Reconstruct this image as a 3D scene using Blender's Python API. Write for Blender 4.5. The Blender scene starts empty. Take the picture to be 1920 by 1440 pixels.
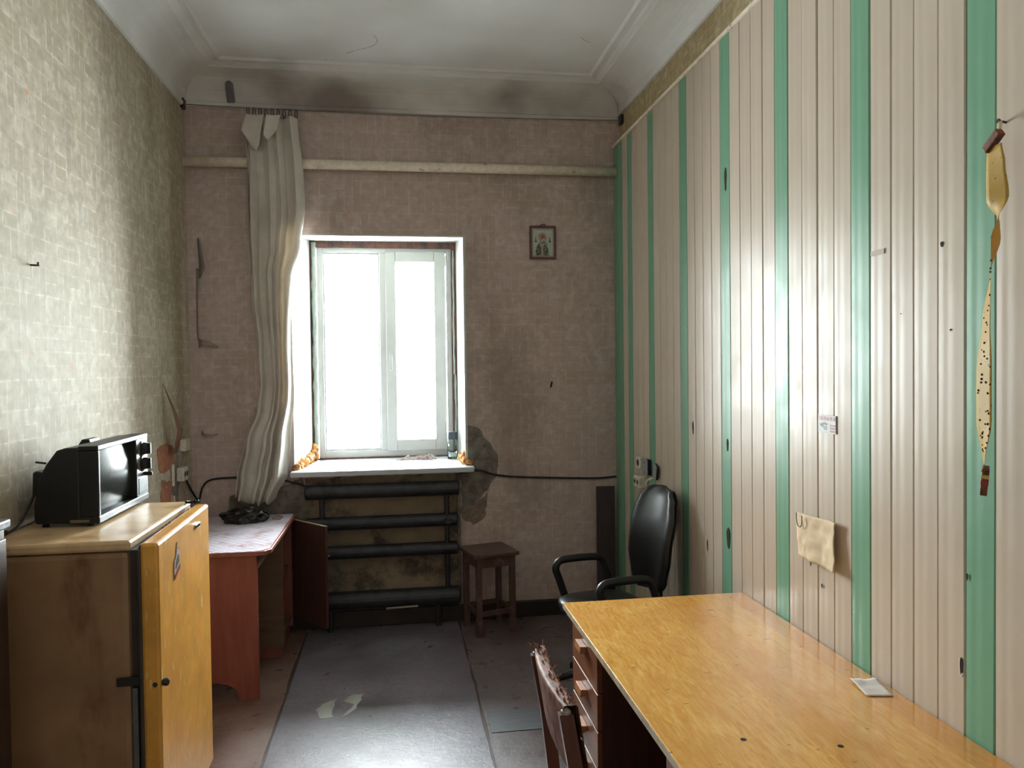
import bpy, math, random
from mathutils import Vector, Matrix, noise
random.seed(7)
S = bpy.context.scene
COL = S.collection
# ------------------------------------------------------------------ camera
def cam_basis(th, p, rho):
    f = Vector((math.sin(th)*math.cos(p), math.cos(th)*math.cos(p), -math.sin(p)))
    r0 = Vector((math.cos(th), -math.sin(th), 0)); u0 = r0.cross(f)
    return r0*math.cos(rho)-u0*math.sin(rho), u0*math.cos(rho)+r0*math.sin(rho), f
r, u, f = cam_basis(0.149083, 0.021912, 0.012)
cd = bpy.data.cameras.new('camera'); cam = bpy.data.objects.new('camera', cd); COL.objects.link(cam)
cam.matrix_world = Matrix(((r.x, u.x, -f.x, 0), (r.y, u.y, -f.y, 0), (r.z, u.z, -f.z, 1.75), (0, 0, 0, 1)))
cd.sensor_fit = 'HORIZONTAL'; cd.sensor_width = 36; cd.lens = 36*1442/1920; cd.clip_start = .02
S.camera = cam
# ------------------------------------------------------------------ sky
W = bpy.data.worlds.new('world'); S.world = W; W.use_nodes = True
bg = W.node_tree.nodes['Background']; bg.inputs[0].default_value = (.92, .945, .97, 1); bg.inputs[1].default_value = 10
pl = bpy.data.lights.new('window_portal', 'AREA'); pl.shape = 'RECTANGLE'; pl.size = 1.2; pl.size_y = 1.75
po = bpy.data.objects.new('window_portal', pl); COL.objects.link(po); po.location = (-.08, 6.40, 1.88)
po.rotation_euler = (math.radians(-90), 0, 0)
pl.cycles.is_portal = True
vs = S.view_settings; vs.view_transform = 'Standard'; vs.look = 'None'; vs.gamma = 1; vs.use_curve_mapping = False
vs.exposure = 3.62
try:
    S.cycles.diffuse_bounces = 8; S.cycles.max_bounces = 12
except Exception: pass

# ------------------------------------------------------------------ dimensions
XL, XW, XR = -1.342, 1.592, 1.544      # left wall, right masonry wall, face of the right panelling
YB, YR, YF = 5.31, -.7, 5.92           # back wall, rear wall, window frame
ZC, ZK = 3.70, 3.47                    # ceiling, underside of cove

# ------------------------------------------------------------------ helpers
def lin(c):
    c = [x/255 for x in c]
    return tuple((x/12.92 if x <= .04045 else ((x+.055)/1.055)**2.4) for x in c)+(1,)
class N:
    def __init__(s, name):
        s.m = bpy.data.materials.new(name); s.m.use_nodes = True; s.t = s.m.node_tree
        s.b = s.t.nodes['Principled BSDF']
    def new(s, ty, **kw):
        n = s.t.nodes.new(ty)
        for k, v in kw.items(): setattr(n, k, v)
        return n
    def link(s, a, b): s.t.links.new(a, b)
    def coord(s, world=False):
        if world: return s.new('ShaderNodeNewGeometry').outputs['Position']
        return s.new('ShaderNodeTexCoord').outputs['Object']
    def mapping(s, vec, scale=(1, 1, 1), rot=(0, 0, 0), loc=(0, 0, 0)):
        n = s.new('ShaderNodeMapping'); n.inputs['Scale'].default_value = scale; n.inputs['Rotation'].default_value = rot
        n.inputs['Location'].default_value = loc; s.link(vec, n.inputs[0]); return n.outputs[0]
    def noise(s, vec, scale=5, detail=4, rough=.55, dist=0):
        n = s.new('ShaderNodeTexNoise'); n.inputs['Scale'].default_value = scale; n.inputs['Detail'].default_value = detail
        n.inputs['Roughness'].default_value = rough; n.inputs['Distortion'].default_value = dist; s.link(vec, n.inputs['Vector']); return n.outputs[0]
    def ramp(s, fac, stops):
        n = s.new('ShaderNodeValToRGB'); e = n.color_ramp.elements
        while len(e) < len(stops): e.new(.5)
        for x, (p, c) in zip(e, stops):
            x.position = p; x.color = c if len(c) == 4 else tuple(c)+(1,)
        s.link(fac, n.inputs[0]); return n.outputs[0]
    def mix(s, fac, a, b, mode='MIX'):
        n = s.new('ShaderNodeMix', data_type='RGBA', blend_type=mode)
        for v, i in ((fac, 0), (a, 6), (b, 7)):
            if isinstance(v, (int, float, tuple)): n.inputs[i].default_value = v
            else: s.link(v, n.inputs[i])
        return n.outputs[2]
    def math(s, op, a, b=0.):
        n = s.new('ShaderNodeMath', operation=op)
        for v, i in ((a, 0), (b, 1)):
            if isinstance(v, (int, float)): n.inputs[i].default_value = v
            else: s.link(v, n.inputs[i])
        return n.outputs[0]
    def bump(s, h, strength=.3, dist=.002):
        n = s.new('ShaderNodeBump'); n.inputs['Strength'].default_value = strength; n.inputs['Distance'].default_value = dist
        s.link(h, n.inputs['Height']); s.link(n.outputs[0], s.b.inputs['Normal'])
    def base(s, c):
        if isinstance(c, tuple): s.b.inputs['Base Color'].default_value = c
        else: s.link(c, s.b.inputs['Base Color'])
    def rough(s, v):
        if isinstance(v, (int, float)): s.b.inputs['Roughness'].default_value = v
        else: s.link(v, s.b.inputs['Roughness'])
BW = lambda v: (v, v, v, 1)
def mat(name, c, rough=.5, metal=0, var=.18, scale=8, bump=.15, spec=.5, stretch=(1, 1, 1), coat=0):
    n = N(name); v = n.mapping(n.coord(), stretch); nz = n.noise(v, scale, 6)
    c = lin(c)
    n.base(n.ramp(nz, [(.25, tuple(x*(1-var*1.6) for x in c[:3])), (.75, tuple(min(1, x*(1+var)) for x in c[:3]))]))
    n.rough(rough); n.b.inputs['Metallic'].default_value = metal; n.b.inputs['Specular IOR Level'].default_value = spec
    if coat: n.b.inputs['Coat Weight'].default_value = coat; n.b.inputs['Coat Roughness'].default_value = .15
    if bump: n.bump(n.noise(v, scale*8, 4), bump, .001)
    return n.m
def stained(name, c, stain, rough=.5, lo=.5, hi=.62, scale=6, scratch=None, stretch=(1, 1, 1), spec=.5, bump=.1):
    n = N(name); v = n.coord(); nz = n.noise(n.mapping(v, stretch), scale, 8, .65)
    base = n.ramp(n.noise(v, scale*1.7, 5), [(.3, tuple(x*.8 for x in lin(c)[:3])), (.7, tuple(min(1, x*1.12) for x in lin(c)[:3]))])
    col = n.mix(n.ramp(nz, [(lo, BW(0)), (hi, BW(1))]), base, lin(stain))
    if scratch:
        w = n.noise(n.mapping(v, (60, 60, 14)), 1, 3, .6)
        col = n.mix(n.ramp(w, [(.62, BW(0)), (.66, BW(.8))]), col, lin(scratch))
    n.base(col); n.rough(rough); n.b.inputs['Specular IOR Level'].default_value = spec
    if bump: n.bump(n.noise(v, 90, 3), bump, .001)
    return n.m
def wood(name, c1, c2, rough=.35, stretch=(12, 1, 12), scale=3, spec=.5, wear=None):
    n = N(name); v = n.mapping(n.coord(), stretch); nz = n.noise(v, scale, 8, .6, .4)
    col = n.ramp(nz, [(.3, lin(c1)), (.7, lin(c2))])
    if wear:
        w = n.noise(n.coord(), 14, 8, .7)
        col = n.mix(n.ramp(w, [(.58, BW(0)), (.68, BW(1))]), col, lin(wear))
    n.base(col); n.rough(rough); n.b.inputs['Specular IOR Level'].default_value = spec
    n.bump(nz, .12, .001); return n.m

class MB:
    def __init__(s): s.v = []; s.f = []; s.mi = []; s.cur = 0
    def add(s, vs, fs):
        o = len(s.v); s.v += [tuple(x) for x in vs]
        for q in fs: s.f.append(tuple(i+o for i in q)); s.mi.append(s.cur)
        return s
    def box(s, a, b, M=None):
        (x0, y0, z0), (x1, y1, z1) = a, b
        vs = [Vector(p) for p in ((x0,y0,z0),(x1,y0,z0),(x1,y1,z0),(x0,y1,z0),(x0,y0,z1),(x1,y0,z1),(x1,y1,z1),(x0,y1,z1))]
        if M is not None: vs = [M @ p for p in vs]
        return s.add(vs, [(0,3,2,1),(4,5,6,7),(0,1,5,4),(1,2,6,5),(2,3,7,6),(3,0,4,7)])
    def prism(s, pts, off):
        n = len(pts); off = Vector(off); a = [Vector(p) for p in pts]; b = [p+off for p in a]
        fs = [tuple(range(n-1, -1, -1)), tuple(range(n, 2*n))]
        fs += [(i, (i+1) % n, n+(i+1) % n, n+i) for i in range(n)]
        return s.add(a+b, fs)
    def tube(s, path, rad, seg=10, cap=True, up=None):
        P = [Vector(p) for p in path]; n = len(P); rings = []
        R = rad if isinstance(rad, (list, tuple)) else [rad]*n
        prev = None
        for i in range(n):
            t = (P[min(i+1, n-1)]-P[max(i-1, 0)]).normalized()
            if prev is None:
                a = Vector((0, 0, 1)) if abs(t.z) < .9 else Vector((1, 0, 0))
                x = t.cross(a).normalized()
            else:
                x = (prev-t*prev.dot(t)).normalized()
            prev = x; y = t.cross(x)
            rings.append([P[i]+(x*math.cos(k*2*math.pi/seg)+y*math.sin(k*2*math.pi/seg))*R[i] for k in range(seg)])
        vs = [p for rg in rings for p in rg]; fs = []
        for i in range(n-1):
            for k in range(seg): fs.append((i*seg+k, i*seg+(k+1) % seg, (i+1)*seg+(k+1) % seg, (i+1)*seg+k))
        if cap: fs += [tuple(range(seg-1, -1, -1)), tuple((n-1)*seg+k for k in range(seg))]
        return s.add(vs, fs)
    def lathe(s, prof, c, axis='z', seg=20, cap=True):
        vs = []; n = len(prof)
        for rr, h in prof:
            for k in range(seg):
                a = k*2*math.pi/seg; p = (rr*math.cos(a), rr*math.sin(a), h)
                if axis == 'x': p = (p[2], p[0], p[1])
                if axis == 'y': p = (p[0], p[2], p[1])
                vs.append((p[0]+c[0], p[1]+c[1], p[2]+c[2]))
        fs = [(i*seg+k, i*seg+(k+1) % seg, (i+1)*seg+(k+1) % seg, (i+1)*seg+k) for i in range(n-1) for k in range(seg)]
        if cap: fs += [tuple(range(seg-1, -1, -1)), tuple((n-1)*seg+k for k in range(seg))]
        return s.add(vs, fs)
    def grid(s, fn, nu, nv):
        vs = [fn(i/nu, j/nv) for j in range(nv+1) for i in range(nu+1)]
        fs = [(j*(nu+1)+i, j*(nu+1)+i+1, (j+1)*(nu+1)+i+1, (j+1)*(nu+1)+i) for j in range(nv) for i in range(nu)]
        return s.add(vs, fs)
    def blob(s, c, sz, amp=.25, freq=3, seed=0, nu=24, nv=14, flat=True):
        c = Vector(c)
        def fn(a, b):
            th = a*2*math.pi; ph = b*math.pi
            d = Vector((math.cos(th)*math.sin(ph), math.sin(th)*math.sin(ph), math.cos(ph)))
            k = 1+amp*noise.noise(d*freq+Vector((seed, seed*1.7, 0)))+amp*.5*noise.noise(d*freq*2.7+Vector((seed, 3, 0)))
            p = Vector((d.x*sz[0]*k, d.y*sz[1]*k, d.z*sz[2]*k))
            if flat and p.z < -sz[2]*.55: p.z = -sz[2]*.55
            return c+p
        return s.grid(fn, nu, nv)
    def build(s, name, m, parent=None, loc=None, smooth=False, bevel=0, solid=0, world=True, sub=0, objmat=False):
        me = bpy.data.meshes.new(name); vs = [Vector(p) for p in s.v]
        if parent is not None and world:
            M = parent.matrix_basis.copy(); q = parent.parent
            while q is not None: M = q.matrix_basis @ M; q = q.parent
            Mi = M.inverted(); vs = [Mi @ p for p in vs]
        if loc == 'base':
            xs = [p.x for p in vs]; ys = [p.y for p in vs]; zs = [p.z for p in vs]
            loc = Vector(((min(xs)+max(xs))/2, (min(ys)+max(ys))/2, min(zs))); vs = [p-loc for p in vs]
        me.from_pydata([tuple(p) for p in vs], [], s.f); me.update()
        ms = m if isinstance(m, (list, tuple)) else [m]
        for x in ms: me.materials.append(x)
        if len(ms) > 1: me.polygons.foreach_set('material_index', s.mi)
        if smooth: me.polygons.foreach_set('use_smooth', [True]*len(me.polygons))
        import bmesh
        bm = bmesh.new(); bm.from_mesh(me); bmesh.ops.recalc_face_normals(bm, faces=bm.faces); bm.to_mesh(me); bm.free()
        o = bpy.data.objects.new(name, me); COL.objects.link(o)
        if parent is not None: o.parent = parent
        if loc is not None: o.location = loc
        if solid:
            k = o.modifiers.new('thick', 'SOLIDIFY'); k.thickness = solid; k.offset = 0
        if sub:
            k = o.modifiers.new('sub', 'SUBSURF'); k.levels = sub; k.render_levels = sub
        if bevel:
            k = o.modifiers.new('bevel', 'BEVEL'); k.width = bevel; k.segments = 2; k.limit_method = 'ANGLE'; k.angle_limit = math.radians(40)
        return o
def box(name, a, b, m, parent=None, bevel=0, loc=None): return MB().box(a, b).build(name, m, parent, bevel=bevel, loc=loc)
def tag(o, label, cat, group=None):
    o['label'] = label; o['category'] = cat
    if group: o['group'] = group
    return o
def thing(name, label, cat, loc, rz=0, group=None):
    o = bpy.data.objects.new(name, None); COL.objects.link(o); o.location = loc; o.rotation_euler = (0, 0, rz); o.empty_display_size = .05
    return tag(o, label, cat, group)
def struct(o): o['kind'] = 'structure'; return o
def interp(keys, t):
    for (a, va), (b, vb) in zip(keys, keys[1:]):
        if (a <= t <= b) or (a >= t >= b):
            k = (t-a)/(b-a) if b != a else 0
            k = k*k*(3-2*k)
            return va+(vb-va)*k
    return keys[0][1] if abs(t-keys[0][0]) < abs(t-keys[-1][0]) else keys[-1][1]
def smoothpath(pts, n=8):
    P = [Vector(p) for p in pts]; out = []
    for i in range(len(P)-1):
        p0 = P[max(i-1, 0)]; p1 = P[i]; p2 = P[i+1]; p3 = P[min(i+2, len(P)-1)]
        for k in range(n):
            t = k/n
            out.append(.5*((2*p1)+(p2-p0)*t+(2*p0-5*p1+4*p2-p3)*t*t+(3*p1-p0-3*p2+p3)*t**3))
    return out+[P[-1]]

# ------------------------------------------------------------------ materials
def wallpaper(name, ua, tint=(1, 1, 1), fade=0):
    n = N(name); p = n.coord(True)
    sp = n.new('ShaderNodeSeparateXYZ'); n.link(p, sp.inputs[0]); cb = n.new('ShaderNodeCombineXYZ')
    n.link(sp.outputs[ua], cb.inputs[0]); n.link(sp.outputs[2], cb.inputs[1])
    uv = cb.outputs[0]
    base = tuple(a*b for a, b in zip(lin((170, 157, 134)), tint)); b2 = tuple(a*b for a, b in zip(lin((196, 186, 168)), tint)); line = tuple(a*b for a, b in zip(lin((210, 200, 182)), tint))
    C = .108
    dv = n.new('ShaderNodeTexNoise'); dv.inputs['Scale'].default_value = 11; n.link(uv, dv.inputs['Vector'])
    sc = n.new('ShaderNodeVectorMath', operation='SCALE'); sc.inputs['Scale'].default_value = .010; n.link(dv.outputs['Color'], sc.inputs[0])
    ad = n.new('ShaderNodeVectorMath', operation='ADD'); n.link(uv, ad.inputs[0]); n.link(sc.outputs[0], ad.inputs[1]); wuv = ad.outputs[0]
    def brick(v, w, h, off):
        k = n.new('ShaderNodeTexBrick'); k.offset = off
        k.inputs['Color1'].default_value = base+(1,); k.inputs['Color2'].default_value = b2+(1,); k.inputs['Mortar'].default_value = line+(1,)
        k.inputs['Scale'].default_value = 1; k.inputs['Mortar Size'].default_value = .0062; k.inputs['Mortar Smooth'].default_value = 1
        k.inputs['Brick Width'].default_value = w; k.inputs['Row Height'].default_value = h; n.link(v, k.inputs['Vector']); return k.outputs[0]
    A = brick(wuv, C, C/2, 0); B = brick(n.mapping(wuv, rot=(0, 0, math.pi/2)), C, C/2, 0)
    fl_ = n.new('ShaderNodeVectorMath', operation='FLOOR'); n.link(n.mapping(wuv, (1/C,)*3), fl_.inputs[0])
    wn = n.new('ShaderNodeTexWhiteNoise', noise_dimensions='2D'); n.link(fl_.outputs[0], wn.inputs['Vector'])
    col = n.mix(n.math('GREATER_THAN', wn.outputs[0], .42), A, B)
    # the print has faded unevenly
    col = n.mix(n.ramp(n.noise(uv, 15, 2, .5), [(.40, BW(.1)), (.62, BW(.85))]), col, base+(1,))
    # printed mottling and small orange flowers
    col = n.mix(n.ramp(n.noise(uv, 26, 4, .6), [(.44, BW(0)), (.62, BW(.6))]), col, tuple(a*b for a, b in zip(lin((150, 142, 122)), tint))+(1,))
    vo = n.new('ShaderNodeTexVoronoi'); vo.inputs['Scale'].default_value = 5.2; vo.inputs['Randomness'].default_value = .55; n.link(uv, vo.inputs['Vector'])
    fl = n.math('MULTIPLY', n.ramp(vo.outputs['Distance'], [(.05, BW(.7)), (.13, BW(0))]), n.ramp(n.noise(uv, 42, 2), [(.45, BW(0)), (.55, BW(1))]))
    col = n.mix(fl, col, lin((205, 128, 92)))
    if fade: col = n.mix(fade, col, base+(1,))
    # damp and grime, with shapes of their own
    g = n.noise(n.mapping(p, (1, 1, .5)), 1.6, 9, .68)
    col = n.mix(n.ramp(g, [(.5, BW(0)), (.75, BW(.55))]), col, lin((96, 80, 66)))
    n.base(col); n.rough(.72); n.bump(n.noise(uv, 22, 5), .18, .003)
    return n.m
M_WPL = wallpaper('wallpaper_left', 1)
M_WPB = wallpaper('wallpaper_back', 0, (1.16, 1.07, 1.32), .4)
M_WPR = wallpaper('wallpaper_right', 1, (1, .92, .7))
def ceiling_mat():
    n = N('whitewash'); p = n.coord(True)
    sp = n.new('ShaderNodeSeparateXYZ'); n.link(p, sp.inputs[0])
    nz = n.noise(p, 1.1, 4, .45)
    soot = n.math('ADD', nz, n.ramp(n.math('MULTIPLY', sp.outputs[1], 1/5.31), [(.82, BW(0)), (1, BW(.34))]))
    col = n.ramp(soot, [(.42, lin((236, 237, 238))), (.70, lin((214, 211, 208))), (.88, lin((142, 130, 126)))])
    n.base(col); n.rough(.85); n.bump(n.noise(p, 14, 6), .3, .004); return n.m
M_CEIL = ceiling_mat()
def lino_mat(name, lo, mid, hi, r0=.27, r1=.38, brown=.8):
    n = N(name); p = n.coord(True)
    a = n.noise(p, 2.2, 4, .5); b = n.noise(p, 30, 8, .72)
    col = n.ramp(a, [(.3, lin(lo)), (.5, lin(mid)), (.7, lin(hi))])
    col = n.mix(n.ramp(b, [(.44, BW(0)), (.72, BW(.55))]), col, lin((72, 58, 54)))
    s2 = n.noise(p, 1.1, 7, .6)
    col = n.mix(n.ramp(s2, [(.44, BW(0)), (.80, BW(brown))]), col, lin((92, 58, 42)))
    n.base(col); n.b.inputs['Specular IOR Level'].default_value = .36; n.rough(n.ramp(n.noise(p, 9, 3, .5), [(.3, BW(r0)), (.75, BW(r1))])); n.bump(n.noise(p, 24, 8, .74), .5, .004)
    return n.m
M_LINO = lino_mat('linoleum', (86, 78, 82), (118, 112, 122), (138, 134, 146), brown=.5)
M_LINOL = lino_mat('linoleum_brown', (92, 68, 58), (126, 98, 86), (146, 124, 114), .26, .5)
M_LINOR = lino_mat('linoleum_grey', (84, 72, 70), (108, 100, 102), (128, 122, 126), .24, .46)
M_LINO2 = mat('linoleum_patch', (92, 94, 100), .4, var=.2, scale=10, stretch=(1, 5, 1))
M_SUB = mat('floorboard', (58, 36, 26), .6, var=.3)
def pvc(name, c, dirt):
    n = N(name); v = n.coord(True)
    col = n.mix(n.ramp(n.noise(n.mapping(v, (6, 6, .7)), 2.2, 6, .6), [(.52, BW(0)), (.75, BW(.35))]), lin(c), lin(dirt))
    oi = n.new('ShaderNodeObjectInfo'); col = n.mix(n.math('MULTIPLY', oi.outputs['Random'], .22), col, lin(dirt))
    n.base(col); n.b.inputs['Specular IOR Level'].default_value = .27; n.rough(n.ramp(n.noise(v, 7, 4), [(.3, BW(.34)), (.7, BW(.46))]))
    n.bump(n.noise(n.mapping(v, (1, 3, .8)), 5, 2), .14, .004); return n.m
M_CREAM = pvc('cream_panel', (196, 181, 164), (174, 156, 138)); M_GREEN = pvc('green_panel', (116, 162, 134), (102, 144, 118))
M_DARKGAP = mat('dark_gap', (26, 20, 17), .9, var=.2)
M_WPLAST = stained('reveal_plaster', (186, 188, 182), (150, 146, 136), .8, .6, .75, 5)
M_CEM = stained('bare_plaster', (126, 118, 108), (96, 88, 82), .9, .45, .6, 14, bump=.6)
M_CLAY = stained('clay_plaster', (160, 104, 76), (190, 170, 150), .9, .6, .66, 18, bump=.6)
M_PVCW = mat('white_frame', (198, 198, 196), .35, var=.05)
M_FOAM = mat('pale_foam', (170, 180, 170), .8, var=.1, scale=30, bump=.5)
M_OFOAM = stained('orange_foam', (214, 150, 76), (130, 66, 38), .75, .5, .62, 22, bump=.6)
M_SILL = mat('white_sill', (190, 194, 200), .3, var=.04)
M_OLDWOOD = stained('old_frame_wood', (124, 86, 76), (70, 62, 66), .8, .45, .6, 18, stretch=(1, 1, .3))
M_RAD = stained('radiator_paint', (44, 44, 50), (28, 25, 25), .45, .5, .62, 12)
M_PIPEW = stained('pipe_paint', (232, 218, 200), (130, 108, 88), .45, .63, .7, 16)
M_BASEB = mat('baseboard_paint', (44, 30, 26), .5, var=.3)
M_BLACK = mat('black_plastic', (20, 20, 22), .42, var=.2, scale=20)
M_BLACK2 = mat('black_rubber', (14, 14, 15), .6)
M_CABLE = mat('black_cable', (24, 22, 24), .5)
M_GREY = mat('grey_metal', (128, 128, 128), .4, .6)
M_CHROME = mat('chrome', (205, 205, 205), .16, 1, var=.05, bump=0)
M_ZINC = stained('zinc_plate', (150, 156, 160), (112, 110, 108), .45, .55, .7, 20)
M_STEEL = mat('dark_steel', (62, 58, 54), .45, .6)
M_SOCK = stained('ivory_plastic', (212, 206, 192), (150, 136, 118), .4, .6, .72, 30)
M_PAPER = stained('old_paper', (222, 200, 168), (196, 168, 130), .85, .55, .7, 10)
M_WPAPER = mat('white_paper', (216, 208, 204), .8, var=.08)

# ------------------------------------------------------------------ room shell
floor = struct(box('floor', (XL-.05, YR, -.08), (XW+.05, YB+.1, -.004), M_SUB))
def sheet(x0, x1, y0, y1, sl, sr, m, seed, z=0., name='linoleum_sheet', amp=.012):
    n = 60; b = MB()
    L = []; R = []
    for i in range(n+1):
        y = y0+(y1-y0)*i/n
        L.append((x0+(amp*noise.noise((y*2.3, seed, 0))+amp*.4*noise.noise((y*11, seed, 4)) if sl else 0), y))
        R.append((x1+(amp*noise.noise((y*2.3, seed+9, 0))+amp*.4*noise.noise((y*11, seed+5, 4)) if sr else 0), y))
    for i in range(n):
        q = [(L[i][0], L[i][1]), (R[i][0], R[i][1]), (R[i+1][0], R[i+1][1]), (L[i+1][0], L[i+1][1])]
        b.add([(x, y, z-.004) for x, y in q]+[(x, y, z) for x, y in q], [(4,5,6,7),(0,3,7,4),(1,2,6,5)]+([(0,1,5,4)] if i == 0 else [])+([(2,3,7,6)] if i == n-1 else []))
    return b.build(name, m, floor)
sheet(XL, -.622, YR, YB, 0, 1, M_LINOL, 1); sheet(-.606, .396, YR, YB, 1, 1, M_LINO, 2); sheet(.410, XW, YR, YB, 1, 0, M_LINOR, 3)
sheet(.43, 1.2, 3.62, 3.85, 1, 1, M_LINO2, 6, .003, 'floor_patch')
def patch(name, pts, ax, d, m, parent, th=.003, seed=0, jag=0.008):
    """thin ragged patch: pts on plane ax=d (other two coords), extruded th towards the room"""
    out = []
    P = [Vector(p) for p in pts]; n = len(P)
    for i in range(n):
        a, c = P[i], P[(i+1) % n]
        L = (c-a).length; k = max(1, int(L/.03))
        for j in range(k):
            p = a.lerp(c, j/k); out.append(p+Vector((random.uniform(-jag, jag), random.uniform(-jag, jag))))
    def to3(p, e):
        if ax == 0: return (d+e, p.x, p.y)
        if ax == 1: return (p.x, d+e, p.y)
        return (p.x, p.y, d+e)
    b = MB(); b.prism([to3(p, 0) for p in out], Vector(to3(Vector((0, 0)), th))-Vector(to3(Vector((0, 0)), 0)))
    return b.build(name, m, parent)
M_GLUE = mat('dried_glue', (158, 158, 150), .6, var=.1)
patch('glue_stain', [(-.40, 3.93), (-.34, 3.93), (-.34, 4.13), (-.42, 4.1), (-.43, 4.03)], 2, 0, M_GLUE, floor, .0015, jag=.012)
patch('glue_stain', [(-.30, 3.92), (-.24, 3.98), (-.20, 4.17), (-.26, 4.19), (-.29, 4.1), (-.25, 4.06)], 2, 0, M_GLUE, floor, .0015, jag=.012)

wl = struct(box('wall_left', (XL-.15, YR, 0), (XL, YB+.1, ZC+.1), M_WPL))
wr = struct(box('wall_right', (XW, YR, 0), (XW+.15, YB+.1, ZC+.1), M_WPR))
struct(box('wall_rear', (XL-.15, YR-.15, 0), (XW+.15, YR, ZC+.1), mat('rear_whitewash', (206, 202, 196), .8, var=.05)))
# back wall with a deep window opening; unseen outer depth added to narrow the light
OX0, OX1, OZ0, OZ1 = -.690, .472, 1.03, 2.647
b = MB()
for a, c in (((XL-.15, YB, 0), (OX0, 6.38, ZC+.1)), ((OX1, YB, 0), (XW+.15, 6.38, ZC+.1)), ((OX0, YB, 0), (OX1, 6.38, OZ0)), ((OX0, YB+.02, OZ1+.075), (OX1, 6.38, ZC+.1)), ((OX0, YB, OZ1), (OX1, YB+.02, ZC+.1))): b.box(a, c)
wb = struct(b.build('wall_back', M_WPB))
ceil = struct(box('ceiling', (XL-.15, YR-.15, ZC), (XW+.15, YB+.1, ZC+.12), M_CEIL))
# cove cornice: profile (distance from wall, height)
def cove_prof(zk):
    h = ZC-.035-(zk+.03)
    p = [(0, zk-.01), (.016, zk-.01), (.020, zk+.012), (.010, zk+.022)]
    for i in range(9):
        a = i/8*math.pi/2; p.append((.012+.19*(1-math.cos(a)), zk+.03+h*math.sin(a)))
    return p+[(.205, ZC-.028), (.222, ZC-.020), (.235, ZC-.010), (.262, ZC-.010), (.270, ZC-.018), (.282, ZC-.018), (.29, ZC-.004), (.29, ZC+.02), (0, ZC+.02)]
def cove(name, P0, P1, nrm, m0, m1, zk):
    t = (Vector(P1)-Vector(P0)).to_3d().normalized(); b = MB(); A = []; B = []; prof = cove_prof(zk)
    for d, z in prof:
        A.append(Vector((P0[0], P0[1], z))+Vector(nrm)*d+t*d*m0); B.append(Vector((P1[0], P1[1], z))+Vector(nrm)*d-t*d*m1)
    n = len(prof); b.add(A+B, [(i, (i+1) % n, n+(i+1) % n, n+i) for i in range(n)]+[tuple(range(n)), tuple(range(2*n-1, n-1, -1))])
    return struct(b.build(name, M_CEIL))
cove('trim_1', (XL, YR), (XL, YB), (1, 0, 0), 0, 1, 3.465); tb = cove('trim_2', (XL, YB), (XW, YB), (0, -1, 0), 1, 1, 3.487); cove('trim_3', (XW, YR), (XW, YB), (-1, 0, 0), 0, 1, 3.525)
# slotted vent hole in the back cove
b = MB(); pts = []
for i in range(16):
    a = i/16*2*math.pi; zz = math.sin(a)*.022+(.045 if math.sin(a) > 0 else -.045); pts.append((-1.045+math.cos(a)*.026, zz))
b.prism([(x, YB-.012-.19*(1-math.sqrt(max(0, 1-(max(0, 3.56+z-ZK-.03)/.165)**2)))+.006, 3.56+z) for x, z in pts], (0, -.008, -.003)); b.build('vent_hole', mat('vent_shadow', (112, 108, 110), .9), tb)
struct(box('baseboard_back', (XL, YB-.03, 0), (XW, YB, .11), M_BASEB, bevel=.006))
struct(box('baseboard_left', (XL, YR, 0), (XL+.02, YB-.03, .09), M_BASEB, bevel=.006))
struct(box('trim_4', (XR-.012, YR, 3.288), (XW, YB, 3.308), M_PIPEW, bevel=.004))
# ---- right-hand plastic panelling: one object per plank
PITCH = .1068; PWD = PITCH-.0028
PROF = [(0, .012), (.0, .0005), (.03, -.0040), (.10, -.0042), (.22, -.0042), (.30, -.0046), (.40, -.0048), (.50, -.0046), (.58, -.0042), (.66, -.0042), (.74, -.0047), (.82, -.0047), (.90, -.0042), (.97, -.0040), (1, .0005), (1, .012)]
def plank_mesh(seed):
    nz = 36; vs = []; n = len(PROF)
    for j in range(nz+1):
        z = 3.29*j/nz; w = .0009*noise.noise((seed*5.1, z*1.1, 0))+.0004*noise.noise((seed*5.1, z*3.7, 2)); tw = .0009*noise.noise((seed*3.3, z*.9, 7))
        for t, d in PROF: vs.append((d+w+tw*(t-.5)*2, t*PWD, z))
    fs = [(j*n+i, j*n+i+1, (j+1)*n+i+1, (j+1)*n+i) for j in range(nz) for i in range(n-1)]
    me = bpy.data.meshes.new('plank'); me.from_pydata(vs, [], fs); me.materials.append(M_CREAM); me.update()
    me.polygons.foreach_set('use_smooth', [True]*len(me.polygons)); me.set_sharp_from_angle(angle=math.radians(25)); return me
PM = [plank_mesh(k) for k in range(6)]
GREEN_AT = 1.797          # near edge of the nearest green plank
planks = {}
for k in range(-23, 34):
    y = GREEN_AT+k*PITCH
    if y+PWD > YB+.02 or y < YR: continue
    o = bpy.data.objects.new('plank', PM[k % 6]); COL.objects.link(o); o.parent = wr
    o.location = (XR+.0035+random.uniform(-.0005, .0005), y, 0); o.rotation_euler = (random.uniform(-.0006, .0006), random.uniform(-.0004, .0004), random.uniform(-.006, .006))
    o.material_slots[0].link = 'OBJECT'; o.material_slots[0].material = M_GREEN if k in (-20, -15, -10, -5, 0, 5, 10, 15, 20, 25, 29, 31, 32) else M_CREAM
    if y+PWD > YB: o.scale.y = (YB-.004-y)/PWD
    planks[k] = o
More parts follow.
